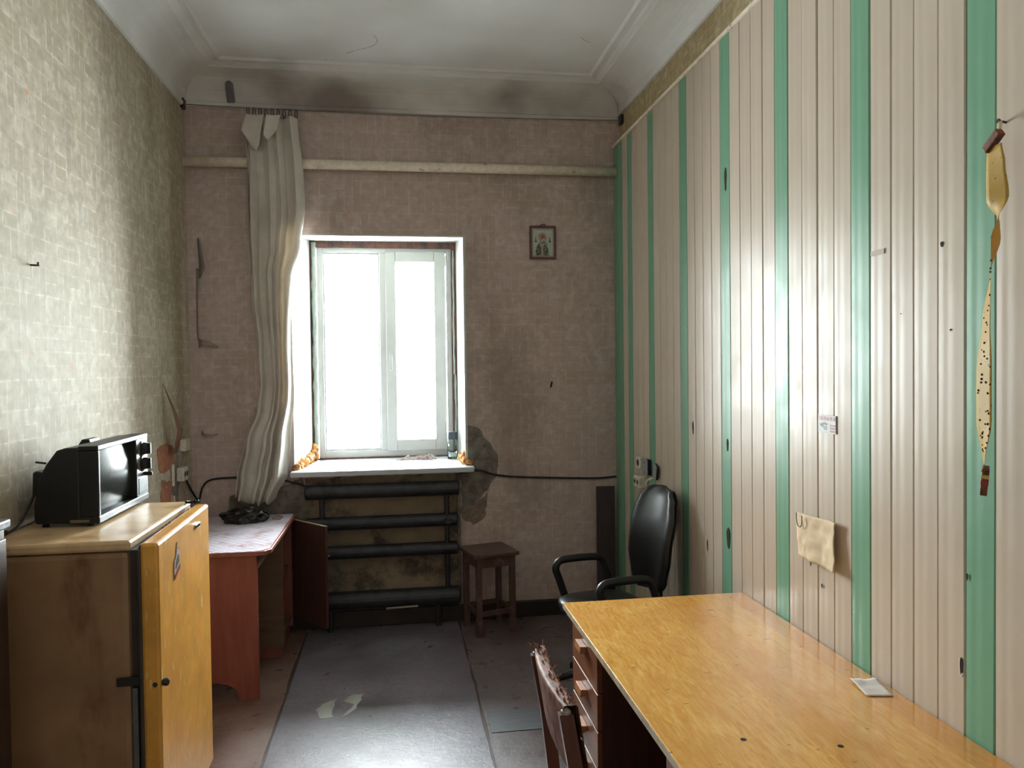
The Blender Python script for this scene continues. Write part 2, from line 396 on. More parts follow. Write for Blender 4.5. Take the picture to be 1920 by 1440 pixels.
# holes burnt and knocked through the planks
def hole(y, z, ry, rz, rim=False):
    k = int((y-GREEN_AT)//PITCH); par = planks.get(k, wr)
    b = MB(); b.prism([(XR-.0032, y+ry*math.cos(a)*(1+.2*math.sin(3*a)), z+rz*math.sin(a)) for a in [i*2*math.pi/14 for i in range(14)]], (-.0006, 0, 0)); b.build('hole', M_DARKGAP, par)
    if rim:
        b = MB(); b.tube([(XR-.003, y+ry*1.15*math.cos(a), z+rz*1.15*math.sin(a)) for a in [-2.4+i*.3 for i in range(12)]], .0028, 6); b.build('hole_rim', M_WPAPER, par)
for a in ((1.912, .905, .006, .024, True), (1.99, 2.085, .006, .008), (2.62, .93, .004, .008), (2.70, 1.0, .003, .018), (3.435, 1.37, .007, .03), (3.43, .93, .018, .05), (3.44, 2.62, .011, .055), (1.89, 1.16, .004, .01),
          (3.86, 1.42, .008, .035), (3.68, .84, .005, .03), (1.955, 1.84, .003, .003), (2.17, 1.9, .002, .002)): hole(*a)
tag(box('tape_strip', (XR-.0040, 2.252, 2.098), (XR-.0030, 2.322, 2.114), mat('yellowed_tape', (150, 126, 100), .5)), 'short strip of yellowed tape stuck high on the cream plank', 'tape')

# ------------------------------------------------------------------ window
win = bpy.data.objects.new('window_1', None); COL.objects.link(win); win.location = (-.08, YF, 1.08); struct(win)
# plaster reveals (parts of the back wall)
b = MB(); b.prism([(OX0, YB-.002, 1.03), (OX0, 6.05, 1.03), (-.622, 6.05, 1.03), (-.622, 5.80, 1.03), (OX0+.006, YB-.002, 1.03)], (0, 0, 1.70)); b.build('reveal', M_WPLAST, wb)
b = MB(); b.prism([(OX1, YB-.002, 1.03), (OX1, 6.05, 1.03), (.462, 6.05, 1.03), (.458, 5.80, 1.03), (OX1-.006, YB-.002, 1.03)], (0, 0, 1.70)); b.build('reveal', M_WPLAST, wb)
b = MB(); b.prism([(OX0, YB+.02, OZ1), (OX0, 5.82, 2.70), (OX0, 6.05, 2.715), (OX0, 6.05, OZ1+.074), (OX0, YB+.02, OZ1+.074)], (OX1-OX0, 0, 0)); b.build('reveal', M_WPLAST, wb)
# white plaster border on the wall face
b = MB(); b.box((OX0-.01, YB-.006, OZ1), (OX1+.012, YB+.002, OZ1+.012)); b.box((OX1, YB-.006, 1.09), (OX1+.010, YB+.002, OZ1)); b.build('reveal_edge', M_WPLAST, wb)
for x0, x1 in ((OX0, -.60), (.44, OX1)): box('light_baffle', (x0, 6.05, 1.03), (x1, 6.38, 2.722), stained('baffle_brown', (96, 66, 54), (70, 52, 46), .9, .45, .6, 10), wb)  # unseen outer reveals, made deep and dark to cut daylight reaching the frame
# old timber between the foam and the plaster
b = MB(); b.box((-.640, 5.86, 1.08), (-.585, 6.0, 2.73)); b.build('old_timber', M_OLDWOOD, win)
b = MB(); b.box((.425, 5.86, 1.08), (.47, 6.0, 2.73)); b.build('old_timber', M_OLDWOOD, win)
b = MB(); b.box((-.60, 5.87, 2.655), (.43, 6.0, 2.73)); b.build('old_timber', M_OLDWOOD, win)
b = MB(); b.box((-.60, 5.87, 1.0), (.43, 6.0, 1.085)); b.build('bottom_packing', M_OLDWOOD, win)
# ragged foam beads
def foam(x, z0, z1, rr, seed, y=5.86):
    pts = []; rad = []
    n = 46
    for i in range(n+1):
        z = z0+(z1-z0)*i/n
        pts.append((x+.006*noise.noise((z*6, seed, 0)), y+.006*noise.noise((z*7, seed, 3)), z)); rad.append(max(.003, rr*(1+.7*noise.noise((z*12, seed, 9)))))
    return MB().tube(pts, rad, 8).build('foam_bead', M_FOAM, win, smooth=True)
foam(-.594, 1.15, 2.69, .016, 2); foam(.438, 1.7, 2.64, .007, 5); foam(.446, 1.15, 1.7, .008, 8)
# frame
FX0, FX1, FZ0, FZ1 = -.575, .425, 1.085, 2.665
b = MB(); d0, d1 = YF-.03, YF+.04
b.box((FX0, d0, FZ0), (-.532, d1, FZ1)); b.box((.385, d0, FZ0), (FX1, d1, FZ1)); b.box((-.532, d0, FZ0), (.385, d1, 1.135)); b.box((-.532, d0, 2.622), (.385, d1, FZ1)); b.box((-.118, d0, 1.135), (-.06, d1, 2.622))
b.build('frame', M_PVCW, win, bevel=.004)
b = MB(); e0, e1 = YF-.048, YF+.03
b.box((-.072, e0, 1.128), (.004, e1, 2.632)); b.box((.292, e0, 1.128), (.378, e1, 2.632)); b.box((.004, e0, 1.128), (.292, e1, 1.212)); b.box((.004, e0, 2.553), (.292, e1, 2.632))
sash = b.build('sash', M_PVCW, win, bevel=.005)
b = MB(); b.box((-.532, YF-.012, 1.135), (-.522, YF+.01, 2.622)); b.box((-.128, YF-.012, 1.135), (-.118, YF+.01, 2.622)); b.box((-.522, YF-.012, 1.135), (-.128, YF+.01, 1.15)); b.box((-.522, YF-.012, 2.61), (-.128, YF+.01, 2.622))
b.build('glazing_bead', mat('grey_gasket', (190, 194, 194), .5), win)
def glass_mat():
    n = N('window_glass'); t = n.t; t.nodes.remove(n.b)
    tr = n.new('ShaderNodeBsdfTransparent'); tr.inputs[0].default_value = (.93, .97, .96, 1)
    gl = n.new('ShaderNodeBsdfGlossy'); gl.inputs['Roughness'].default_value = .03
    fr = n.new('ShaderNodeFresnel'); fr.inputs[0].default_value = 1.45
    mx = n.new('ShaderNodeMixShader'); n.link(fr.outputs[0], mx.inputs[0]); n.link(tr.outputs[0], mx.inputs[1]); n.link(gl.outputs[0], mx.inputs[2])
    n.link(mx.outputs[0], t.nodes['Material Output'].inputs[0]); return n.m
M_GLASS = glass_mat()
box('pane', (-.522, YF, 1.15), (-.128, YF+.006, 2.61), M_GLASS, win)
box('pane', (.004, YF-.005, 1.212), (.292, YF+.001, 2.553), M_GLASS, sash)
b = MB(); b.box((-.050, e0-.008, 1.79), (-.026, e0, 1.86)); b.box((-.047, e0-.034, 1.815), (-.029, e0-.008, 1.835)); b.box((-.048, e0-.046, 1.735), (-.028, e0-.030, 1.85)); b.build('window_handle', M_PVCW, sash, bevel=.004)
for z in (1.2, 2.56): b = MB(); b.tube([(.384, e0-.006, z-.04), (.384, e0-.006, z+.04)], .009, 10); b.build('hinge', M_PVCW, sash)
# sill
b = MB(); sp = [(-.700, 5.195), (-.690, 5.186), (.508, 5.186), (.516, 5.195), (.516, 5.30), (.45, 5.32), (.445, YF-.03), (-.60, YF-.03), (-.61, 5.82), (-.665, 5.32), (-.700, 5.30)]
b.prism([(x, y, 1.040) for x, y in sp], (0, 0, .036)); b.build('window_sill', M_SILL, win, bevel=.006)
# orange expanding foam squeezed out at the sill ends
def ofoam(pts, rad, seed):
    b = MB()
    for i, (p, q) in enumerate(zip(pts, rad)): b.blob(p, (q, q*1.1, q*.95), .45, 2.6, seed+i*2.3, 14, 9, False)
    return b.build('foam_lump', M_OFOAM, win, smooth=True)
ofoam([(-.680, 5.33, 1.088), (-.668, 5.40, 1.092), (-.655, 5.48, 1.098), (-.645, 5.56, 1.10), (-.632, 5.64, 1.105), (-.625, 5.72, 1.115), (-.615, 5.80, 1.13), (-.612, 5.84, 1.17), (-.615, 5.83, 1.10)], [.032, .034, .036, .034, .036, .036, .04, .034, .04], 1)
ofoam([(.476, 5.34, 1.11), (.468, 5.42, 1.115), (.470, 5.36, 1.15), (.462, 5.5, 1.11), (.487, 5.30, 1.09)], [.034, .036, .028, .034, .024], 20)

# ------------------------------------------------------------------ things on the sill
j = thing('glass_jar', 'small clear glass jar with dark lid at right end of windowsill', 'jar', (.405, 5.70, 1.0765))
gj = N('jar_glass'); gj.base((.85, .93, .9, 1)); gj.rough(.03); gj.b.inputs['Transmission Weight'].default_value = 1; gj.b.inputs['IOR'].default_value = 1.2
b = MB(); b.lathe([(.036, 0), (.039, .006), (.039, .125), (.034, .14), (.034, .15), (.0325, .15), (.0325, .139), (.037, .124), (.037, .008), (.0, .007)], (.405, 5.70, 1.0765), cap=True, seg=24); b.build('body', gj.m, j, smooth=True)
b = MB(); b.lathe([(.037, .145), (.038, .15), (.038, .195), (.035, .2), (0.001, .2)], (.405, 5.70, 1.0765), seg=24); b.build('lid', mat('grey_lid', (70, 80, 88), .4), j, smooth=False)
b = MB()
for i in range(26):
    cx, cy = random.uniform(.06, .25), random.uniform(5.66, 5.76); a = random.uniform(0, 6.28); L = random.uniform(.05, .13)
    p = [(cx+math.cos(a+t*random.uniform(-1, 1))*L*(t-.5), cy+math.sin(a)*L*(t-.5)*.6, 1.080+.022*math.sin(t*3.14)*random.random()+random.uniform(0, .014)) for t in (0, .25, .5, .75, 1)]
    b.tube(smoothpath(p, 3), random.uniform(.0025, .005), 6)
b.tube(smoothpath([(-.01, 5.70, 1.0795), (.05, 5.69, 1.08), (.12, 5.70, 1.083), (.2, 5.72, 1.085)], 5), .003, 6)
tag(b.build('dry_twigs', stained('dry_stalks', (196, 178, 172), (110, 84, 80), .8, .5, .6, 40), loc='base'), 'small tangled heap of dry pale stalks on the white windowsill', 'twigs')

# ------------------------------------------------------------------ back wall details
# fallen wallpaper showing bare plaster right of the sill, below and at the left corner
patch('bare_plaster', [(.475, 1.36), (.55, 1.33), (.64, 1.22), (.69, 1.13), (.68, 1.0), (.62, .90), (.52, .80), (.43, .74), (.43, 1.0), (.475, 1.06)], 1, YB, M_CEM, wb, -.005)
patch('bare_plaster', [(.43, .74), (.52, .80), (.62, .88), (.60, .70), (.52, .66), (.43, .70)], 1, YB, stained('plaster_skim', (148, 130, 112), (112, 98, 88), .9), wb, -.003)
patch('bare_plaster', [(-1.10, .92), (-.72, .98), (-.64, 1.04), (-.60, .88), (-.62, .70), (-.90, .72), (-1.12, .78)], 1, YB, M_CEM, wb, -.004)
M_NICHE = stained('niche_paint', (146, 130, 110), (86, 74, 66), .85, .5, .64, 5)
patch('painted_niche', [(-.62, .10), (.42, .10), (.42, 1.02), (-.62, 1.02)], 1, YB, M_NICHE, wb, -.003, jag=.004)
box('niche_edge', (.405, YB-.022, .10), (.425, YB, 1.03), M_CEM, wb)
# peeling wallpaper edges in the left corner
M_PEEL = mat('peeled_paper', (150, 138, 132), .85)
def flap(name, pts, wd, m, par, seed=0):
    b = MB(); P = [Vector(p) for p in pts]
    vs = []; n = len(P)
    for i, p in enumerate(P):
        w = wd[i]; vs += [p, p+Vector(w)]
    b.add(vs, [(2*i, 2*i+1, 2*i+3, 2*i+2) for i in range(n-1)]); return b.build(name, m, par, solid=.0012, smooth=True)
flap('peeling_edge', [(-1.275, YB-.004, 2.62), (-1.27, YB-.012, 2.52), (-1.265, YB-.02, 2.44), (-1.27, YB-.004, 2.36)], [(.01, -.006, 0), (.03, -.03, 0), (.045, -.03, -.02), (.01, 0, 0)], M_PEEL, wb)
flap('peeling_edge', [(-1.285, YB-.004, 2.42), (-1.285, YB-.02, 2.2), (-1.285, YB-.022, 1.98), (-1.275, YB-.004, 1.9)], [(.02, -.006, 0), (.012, -.012, 0), (.012, -.016, 0), (.004, 0, 0)], M_PEEL, wb)
flap('peeling_edge', [(-1.28, YB-.003, 1.96), (-1.25, YB-.02, 1.95), (-1.21, YB-.024, 1.94), (-1.16, YB-.004, 1.91)], [(0, 0, -.06), (.0, -.018, -.03), (0, -.018, -.02), (0, 0, -.008)], M_PEEL, wb)
flap('peeling_edge', [(-1.275, YB-.003, 1.36), (-1.25, YB-.018, 1.335), (-1.2, YB-.02, 1.33), (-1.17, YB-.004, 1.335)], [(0, 0, -.03), (.0, -.015, -.015), (0, -.015, -.01), (0, 0, -.004)], M_PEEL, wb)
b = MB(); b.tube([(1.072, YB-.002, 1.605), (1.079, YB-.016, 1.645)], .006, 8); tag(b.build('wall_plug', M_BLACK2, loc='base'), 'small dark plug stuck slantwise in the back wall below the icon', 'plug')
b = MB(); b.tube([(XL, 3.109, 2.152), (XL+.03, 3.105, 2.150), (XL+.034, 3.09, 2.158)], .004, 6); tag(b.build('bent_nail', M_BLACK2, loc='base'), 'bent black nail in the bright left wall', 'nail')
# white heating pipe
b = MB(); b.tube([(XL, 5.262, 3.108), (-.5, 5.262, 3.110), (.6, 5.262, 3.111), (1.548, 5.262, 3.112)], .032, 16)
tag(b.build('heating_pipe', M_PIPEW, loc='base', smooth=True), 'long off-white horizontal pipe crossing the back wall above the window', 'pipe')
# curtain wire
wz = lambda x: 3.468-.02*math.sin((x-XL)/(XW-XL)*math.pi)
wt = thing('curtain_wire', 'thin sagging steel curtain wire stretched under the back cornice', 'wire', (0, 5.24, 3.45))
MB().tube([(x, 5.245, wz(x)) for x in [XL+(XW-XL)*i/24 for i in range(25)]], .0035, 6).build('wire', M_GREY, wt)
for x in (XL, XW): b = MB(); s_ = 1 if x < 0 else -1; b.box((min(x, x+s_*.02), 5.215, 3.44), (max(x, x+s_*.02), 5.275, 3.50)); b.build('bracket', M_STEEL, wt)

# ------------------------------------------------------------------ curtain
def px2x(px): return (px-743-0)*5.22/1442*1.0       # only used to type the curtain outline in metres
cr = [(3.385, -.615), (3.05, -.590), (2.78, -.580), (2.56, -.605), (2.35, -.660), (1.95, -.675), (1.58, -.672), (1.3, -.705), (1.08, -.722), (.88, -.80)]
cl = [(3.385, -.945), (2.75, -.940), (2.25, -.925), (1.88, -.892), (1.66, -.885), (1.5, -.905), (1.28, -.985), (1.05, -1.035), (.88, -1.045)]
cur = thing('curtain', 'long gathered grey-beige curtain hanging left of the window', 'curtain', (-.78, 5.2, .88))
def curt(a, t):
    z = 3.385-t*(3.385-.885)
    xl, xr = interp(cl, z), interp(cr, z); w = xr-xl
    ph = (a+.05*math.sin(a*11)+.03*math.sin(t*3+a*5))*2*math.pi*4.4; am = .034+.018*math.sin(a*7.5+1)
    am *= .75+.5*(1 if z < 1.5 else abs(z-2.4)/1.2*.5)
    y = 5.195+am*math.sin(ph)+.012*math.sin(a*4+t*3)+.010*noise.noise((a*11, t*7, 1))
    x = xl+w*(a+.018*math.sin(ph*2+t*5))+.006*noise.noise((a*6, t*9, 4))
    if t > .93: z += (.05*noise.noise((a*5, 3, 1))+.05*(abs(a-.55)*2-.4))*(t-.93)/.07
    return (x, min(y, 5.262) if abs(z-3.11) > .08 else min(y, 5.222), z)
M_CURT = N('curtain_cloth'); v = M_CURT.coord()
wv = M_CURT.new('ShaderNodeTexWave'); wv.bands_direction = 'Z'; wv.inputs['Scale'].default_value = 32; wv.inputs['Distortion'].default_value = 1; M_CURT.link(v, wv.inputs[0])
M_CURT.base(M_CURT.mix(M_CURT.ramp(M_CURT.noise(v, 3, 6), [(.4, BW(0)), (.7, BW(.8))]), lin((232, 226, 218)), lin((196, 186, 176)))); M_CURT.rough(.9); M_CURT.bump(wv.outputs[0], .3, .002)
tl = M_CURT.new('ShaderNodeBsdfTranslucent'); tl.inputs[0].default_value = lin((190, 178, 160)); mx = M_CURT.new('ShaderNodeMixShader'); mx.inputs[0].default_value = .25
M_CURT.link(M_CURT.b.outputs[0], mx.inputs[1]); M_CURT.link(tl.outputs[0], mx.inputs[2]); M_CURT.link(mx.outputs[0], M_CURT.t.nodes['Material Output'].inputs[0])
MB().grid(curt, 110, 110).build('cloth', M_CURT.m, cur, smooth=True, solid=.002)
# folded-over heading flap
MB().grid(lambda a, t: (-.925+.11*a-(.03*t), 5.130+.012*math.sin(a*3)-.01*math.sin(t*3.1), 3.385-t*.24*(1-.75*abs(a-.75))), 10, 10).build('folded_heading', M_CURT.m, cur, smooth=True, solid=.002)
MB().grid(lambda a, t: (-.80+.09*a-.02*t, 5.128+.012*math.sin(a*3), 3.385-t*.16*(1-.6*abs(a-.3))), 10, 10).build('folded_heading', M_CURT.m, cur, smooth=True, solid=.002)
for i in range(9):
    x = -.93+i*.038; b = MB(); b.tube([(x+.008*math.cos(a), 5.245+.0*a, wz(x)-.026+.03*math.sin(a)) for a in [k*2*math.pi/12 for k in range(13)]], .003, 6, cap=False)
    b.tube([(x, 5.245, wz(x)-.05), (x, 5.2, 3.38)], .003, 6); b.build('curtain_ring', M_STEEL, cur)

# ------------------------------------------------------------------ icon picture
ic = thing('icon_picture', 'small framed icon of a haloed saint high on the back wall', 'picture', (1.025, YB, 2.5))
ix0, ix1, iz0, iz1 = .932, 1.118, 2.502, 2.732
b = MB(); yy = YB-.022
b.box((ix0, yy, iz0), (ix0+.014, YB, iz1)); b.box((ix1-.014, yy, iz0), (ix1, YB, iz1)); b.box((ix0+.014, yy, iz0), (ix1-.014, YB, iz0+.014)); b.box((ix0+.014, yy, iz1-.014), (ix1-.014, YB, iz1))
b.build('frame', wood('icon_frame', (84, 54, 48), (104, 70, 62), .5), ic, bevel=.003)
box('mount', (ix0+.014, YB-.010, iz0+.014), (ix1-.014, YB-.001, iz1-.014), mat('icon_mount', (176, 156, 152), .6), ic)
box('background', (ix0+.026, YB-.0115, iz0+.024), (ix1-.024, YB-.010, iz1-.028), mat('icon_ground', (176, 192, 176), .5, var=.1, scale=30), ic)
def disc(name, c, rx, rz, m, y, par, n=20): b = MB(); b.prism([(c[0]+rx*math.cos(i*2*math.pi/n), y, c[1]+rz*math.sin(i*2*math.pi/n)) for i in range(n)], (0, -.0008, 0)); return b.build(name, m, par)
cx = 1.022; M_ROBE = stained('icon_robe', (70, 68, 62), (190, 180, 166), .6, .54, .58, 90); M_BEARD = mat('icon_beard', (176, 168, 156), .6)
disc('halo', (cx, 2.652), .030, .034, mat('icon_halo', (176, 148, 136), .4), YB-.0115, ic)
b = MB(); b.prism([(cx-.052, YB-.0123, 2.527), (cx+.046, YB-.0123, 2.527), (cx+.040, YB-.0123, 2.575), (cx+.030, YB-.0123, 2.612), (cx+.012, YB-.0123, 2.624), (cx-.018, YB-.0123, 2.618), (cx-.036, YB-.0123, 2.598), (cx-.048, YB-.0123, 2.560)], (0, -.0008, 0)); b.build('robe', M_ROBE, ic)
b = MB(); b.prism([(cx-.008, YB-.0131, 2.527), (cx+.004, YB-.0131, 2.527), (cx+.004, YB-.0131, 2.585), (cx+.020, YB-.0131, 2.610), (cx+.008, YB-.0131, 2.614), (cx-.002, YB-.0131, 2.598), (cx-.012, YB-.0131, 2.614), (cx-.024, YB-.0131, 2.606), (cx-.008, YB-.0131, 2.582)], (0, -.0006, 0)); b.build('stole', M_BEARD, ic)
disc('face', (cx+.004, 2.652), .015, .020, mat('icon_face', (150, 98, 84), .6), YB-.0123, ic); disc('beard', (cx+.006, 2.634), .012, .012, M_BEARD, YB-.0131, ic)
for s_ in (-1, 1):
    b = MB(); x = cx+s_*.050+.004; b.prism([(x-.010, YB-.0115, 2.618), (x+.010, YB-.0115, 2.618), (x+.004, YB-.0115, 2.630), (x+.002, YB-.0115, 2.655), (x-.002, YB-.0115, 2.655), (x-.004, YB-.0115, 2.630)], (0, -.0008, 0)); b.build('small_figure', M_ROBE, ic)
b = MB(); b.tube([(1.025+.016*math.cos(a)*(1+.4*math.sin(2*a)), YB-.008, iz1+.004+.008*math.sin(a)) for a in [i*math.pi/8 for i in range(9)]], .003, 6); b.build('hanging_loop', M_STEEL, ic)

# ------------------------------------------------------------------ radiator under the window
rd = thing('pipe_radiator', 'dark painted radiator of four thick horizontal pipes under the window', 'radiator', (-.1, 5.22, .1))
for z, x0, x1, rr in ((.935, -.60, .40, .050), (.722, -.60, .39, .045), (.528, -.60, .39, .045), (.205, -.60, .40, .060)):
    b = MB(); b.lathe([(.002, x0-.012), (rr*.8, x0-.008), (rr, x0), (rr, x1), (rr*.8, x1+.008), (.002, x1+.012)], (0, 5.215, z), 'x', 20); b.build('pipe', M_RAD, rd, smooth=False)
for x, z0, z1 in ((.325, .20, .93), (-.50, .72, .93), (-.54, .20, .53)):
    b = MB(); b.tube([(x, 5.205, z0), (x, 5.205, z1)], .018, 12); b.build('riser', M_RAD, rd)
b = MB(); b.tube([(.325, 5.18, .735), (.325, 5.10, .735)], .014, 10); b.lathe([(.02, -.012), (.024, 0), (.02, .012)], (.325, 5.10, .735), 'y', 10); b.build('valve', M_RAD, rd)
for x in (-.46, .26): b = MB(); b.tube([(x, 5.215, .0), (x, 5.215, .2)], .02, 10); b.build('foot', M_RAD, rd)
# black cable in two runs
b = MB(); b.tube(smoothpath([(XL+.004, 5.16, 1.05), (-1.325, 5.25, .96), (-1.30, YB-.008, .90), (-1.275, YB-.008, .98), (-1.22, YB-.008, 1.03), (-1.06, YB-.008, 1.04), (-.85, YB-.008, 1.03), (-.68, YB-.008, .99), (-.60, YB-.010, .96)], 8), .0065, 8)
tag(b.build('cable', M_CABLE, loc='base', smooth=True), 'black cable sagging along the back wall from the corner socket behind the curtain', 'cable')
b = MB(); b.tube(smoothpath([(.42, YB-.012, 1.02), (.50, YB-.012, 1.035), (.57, YB-.012, 1.035), (.66, YB-.010, 1.005), (.80, YB-.010, .985), (1.0, YB-.010, .972), (1.2, YB-.010, .962), (1.4, YB-.010, .955), (1.54, YB-.010, .962)], 8), .007, 8)
tag(b.build('cable', M_CABLE, loc='base', smooth=True), 'black cable running along the back wall right of the windowsill', 'cable')
tag(box('corner_board', (1.385, YB-.06, .0), (1.515, YB-.032, .90), mat('dark_board', (66, 54, 54), .6, var=.25, stretch=(6, 6, 1)), bevel=.003, loc='base') if False else MB().box((1.385, YB-.058, 0), (1.515, YB-.033, .90)).build('corner_board', mat('dark_board', (66, 54, 54), .6, var=.25, stretch=(6, 6, 1)), loc='base', bevel=.003), 'dark upright board standing in the right back corner', 'board')

# ------------------------------------------------------------------ left wall details
patch('clay_patch', [(4.58, 1.31), (4.76, 1.33), (4.86, 1.30), (4.92, 1.22), (4.84, 1.17), (4.70, 1.16), (4.60, 1.19)], 0, XL, M_CLAY, wl, .004, jag=.01)
patch('clay_patch', [(4.66, 1.12), (4.84, 1.08), (4.84, .88), (4.72, .90), (4.62, 1.0)], 0, XL, M_CLAY, wl, .004, jag=.012)
patch('bare_plaster', [(4.86, 1.30), (5.0, 1.24), (4.98, .9), (4.86, .92), (4.84, 1.18)], 0, XL, M_CEM, wl, .003, jag=.012)
flap('torn_strip', [(XL+.004, 4.70, 1.68), (XL+.05, 4.72, 1.52), (XL+.07, 4.74, 1.40), (XL+.03, 4.78, 1.26)], [(0, .004, 0), (.004, .045, 0), (.01, .07, 0), (0, .10, 0)], mat('torn_paper_back', (126, 92, 74), .85, var=.2), wl)
def socket(name, label, y, z, hy, hz, d, side, cat='socket', holes=0, m=None):
    x0 = XL if side < 0 else XR-.0065; s_ = 1 if side < 0 else -1
    t = thing(name, label, cat, (x0, y, z-hz))
    b = MB(); b.box((min(x0, x0+s_*d), y-hy, z-hz), (max(x0, x0+s_*d), y+hy, z+hz)); b.build('housing', m or M_SOCK, t, bevel=.006)
    for k in range(holes):
        yc = y+(k-(holes-1)/2)*hy*.95; rr = min(hy, hz)*(.55 if holes == 1 else .42)
        b = MB(); b.lathe([(rr, 0), (rr, .0015), (rr*.1, .0015)] if s_ > 0 else [(rr, 0), (rr, -.0015), (rr*.1, -.0015)], (x0+s_*d, yc, z), 'x', 18); o = b.build('socket_well', M_STEEL, t)
        for e in (-1, 1): b = MB(); b.lathe([(.0035, 0), (.0035, s_*.0022), (.0003, s_*.0022)], (x0+s_*d, yc+e*.009, z), 'x', 8); b.build('pin_hole', M_DARKGAP, o)
    return t
socket('junction_box', 'upper plain ivory box on the left wall near the corner', 5.10, 1.285, .05, .038, .035, -1, 'switch box')
socket('wall_socket', 'lower ivory socket on the left wall above the table', 5.0, 1.115, .05, .042, .045, -1, holes=2)
b = MB(); b.box((XL, 4.845, 1.06), (XL+.012, 4.875, 1.19)); tag(b.build('conduit_strip', M_SOCK, loc='base', bevel=.002), 'short white vertical strip between the clay patch and the left wall socket', 'strip')
b = MB(); b.tube(smoothpath([(XL+.005, 4.87, 1.0), (XL+.007, 4.875, .95), (XL+.004, 4.865, .90), (XL+.006, 4.87, .84)], 4), .006, 6); tag(b.build('wire_stub', M_SOCK, loc='base'), 'frayed white wire on the left wall just below the socket strip', 'wire')
# ------------------------------------------------------------------ right wall electrics
socket('wall_socket', 'upper single ivory socket on the panelled wall above the office chair', 4.70, 1.135, .042, .040, .030, 1, holes=1)
socket('wall_socket', 'lower double ivory socket jutting from the panelled wall above the office chair', 4.66, 1.020, .058, .034, .055, 1, holes=2)
p1 = thing('switch_plate', 'grey metal plate with dark side beside the upper right-hand socket', 'plate', (XR, 4.56, 1.07))
box('plate', (XR-.032, 4.53, 1.07), (XR-.028, 4.615, 1.175), M_ZINC, p1); box('backing_box', (XR-.028, 4.535, 1.075), (XR-.006, 4.61, 1.17), M_BLACK2, p1)
for z in (1.09, 1.15): b = MB(); b.lathe([(.004, 0), (.003, -.002), (.0003, -.002)], (XR-.032, 4.58, z), 'x', 8); b.build('screw', M_STEEL, p1)
p2 = thing('switch_plate', 'loose tilted grey metal plate with wires hanging on a cream plank', 'plate', (XR, 4.40, 1.06))
Mx = Matrix.Translation((XR-.022, 4.42, 1.115)) @ Matrix.Rotation(math.radians(12), 4, 'X') @ Matrix.Rotation(math.radians(-8), 4, 'Z')
MB().box((-.002, -.045, -.045), (.002, .045, .045), Mx).build('plate', M_ZINC, p2); MB().box((.002, -.04, -.04), (.014, .03, .04), Mx).build('backing', M_BLACK2, p2)
b = MB()
for k in range(3): b.tube(smoothpath([(XR-.02, 4.45+k*.012, 1.07), (XR-.05, 4.47+k*.012, 1.05), (XR-.045, 4.50, 1.02-.006*k), (XR-.02, 4.53, 1.02)], 4), .003, 6)
b.build('wires', M_SOCK, p2)

# ------------------------------------------------------------------ papers on the right wall
def wallpaper_note():
    t = thing('paper_note', 'yellowed crumpled paper sheet pinned to the cream planks above the desk', 'note', (XR-.01, 2.63, .99))
    def fn(a, c):
        y = 2.775-a*.272+.006*math.sin(c*5); z = 1.175-c*.165+.012*a-(.012*c*a)
        e = .010+.008*abs(math.sin(a*5))*c+.022*max(0, a-.8)*5*.3+.022*max(0, c-.75)*a+.004*noise.noise((a*6, c*6, 2))
        return (XR-.004-e, y, z)
    MB().grid(fn, 24, 18).build('sheet', M_PAPER, t, smooth=True, solid=.0006)
    b = MB(); b.tube(smoothpath([(XR-.024, 2.765, 1.175), (XR-.026, 2.755, 1.135), (XR-.026, 2.735, 1.125), (XR-.026, 2.722, 1.14), (XR-.025, 2.722, 1.170)], 5), .0016, 6); b.build('wire_hook', M_STEEL, t)
wallpaper_note()
st = thing('advert_sticker', 'small red and grey advert sticker on the cream planks', 'sticker', (XR-.008, 2.58, 1.495))
box('card', (XR-0.0045, 2.525, 1.497), (XR-0.0035, 2.640, 1.562), mat('sticker_grey', (186, 190, 186), .5, var=.1, scale=40), st)
MR = mat('sticker_red', (150, 60, 66), .5, var=.15, scale=60); MK = mat('sticker_dark', (70, 28, 36), .5); MP = mat('sticker_pink', (190, 150, 150), .5)
box('red_band', (XR-0.0051, 2.530, 1.542), (XR-0.0045, 2.638, 1.558), MP, st)
for k in range(5): # row of red digits, unreadable in the photograph
    y = 2.620-k*.020; b = MB()
    for q in ((0, .003, 0, .011), (.008, .011, 0, .011)): b.box((XR-0.0055, y-q[1], 1.5445+q[2]), (XR-0.0051, y-q[0], 1.5445+q[3]))
    b.box((XR-0.0055, y-.008, 1.5445+(.009 if k % 2 else 0)), (XR-0.0051, y-.003, 1.5445+(.011 if k % 2 else .0025))); b.box((XR-0.0055, y-.008, 1.549), (XR-0.0051, y-.003, 1.551)); b.build('digit', MR, st)
b = MB(); b.prism([(XR-0.0051, 2.632, 1.528), (XR-0.0051, 2.600, 1.536), (XR-0.0051, 2.575, 1.532), (XR-0.0051, 2.585, 1.526), (XR-0.0051, 2.60, 1.528), (XR-0.0051, 2.615, 1.518)], (.0006, 0, 0)); b.build('dark_motif', MK, st)
b = MB(); b.prism([(XR-0.0051, 2.615, 1.523), (XR-0.0051, 2.582, 1.523), (XR-0.0051, 2.584, 1.508), (XR-0.0051, 2.600, 1.508)], (.0006, 0, 0)); b.build('grey_motif', mat('sticker_mid', (120, 120, 118), .5), st)
for z in (1.526, 1.516, 1.505): box('text_line', (XR-0.0051, 2.528, z-.0035), (XR-0.0045, 2.562, z+.0035), MR, st)

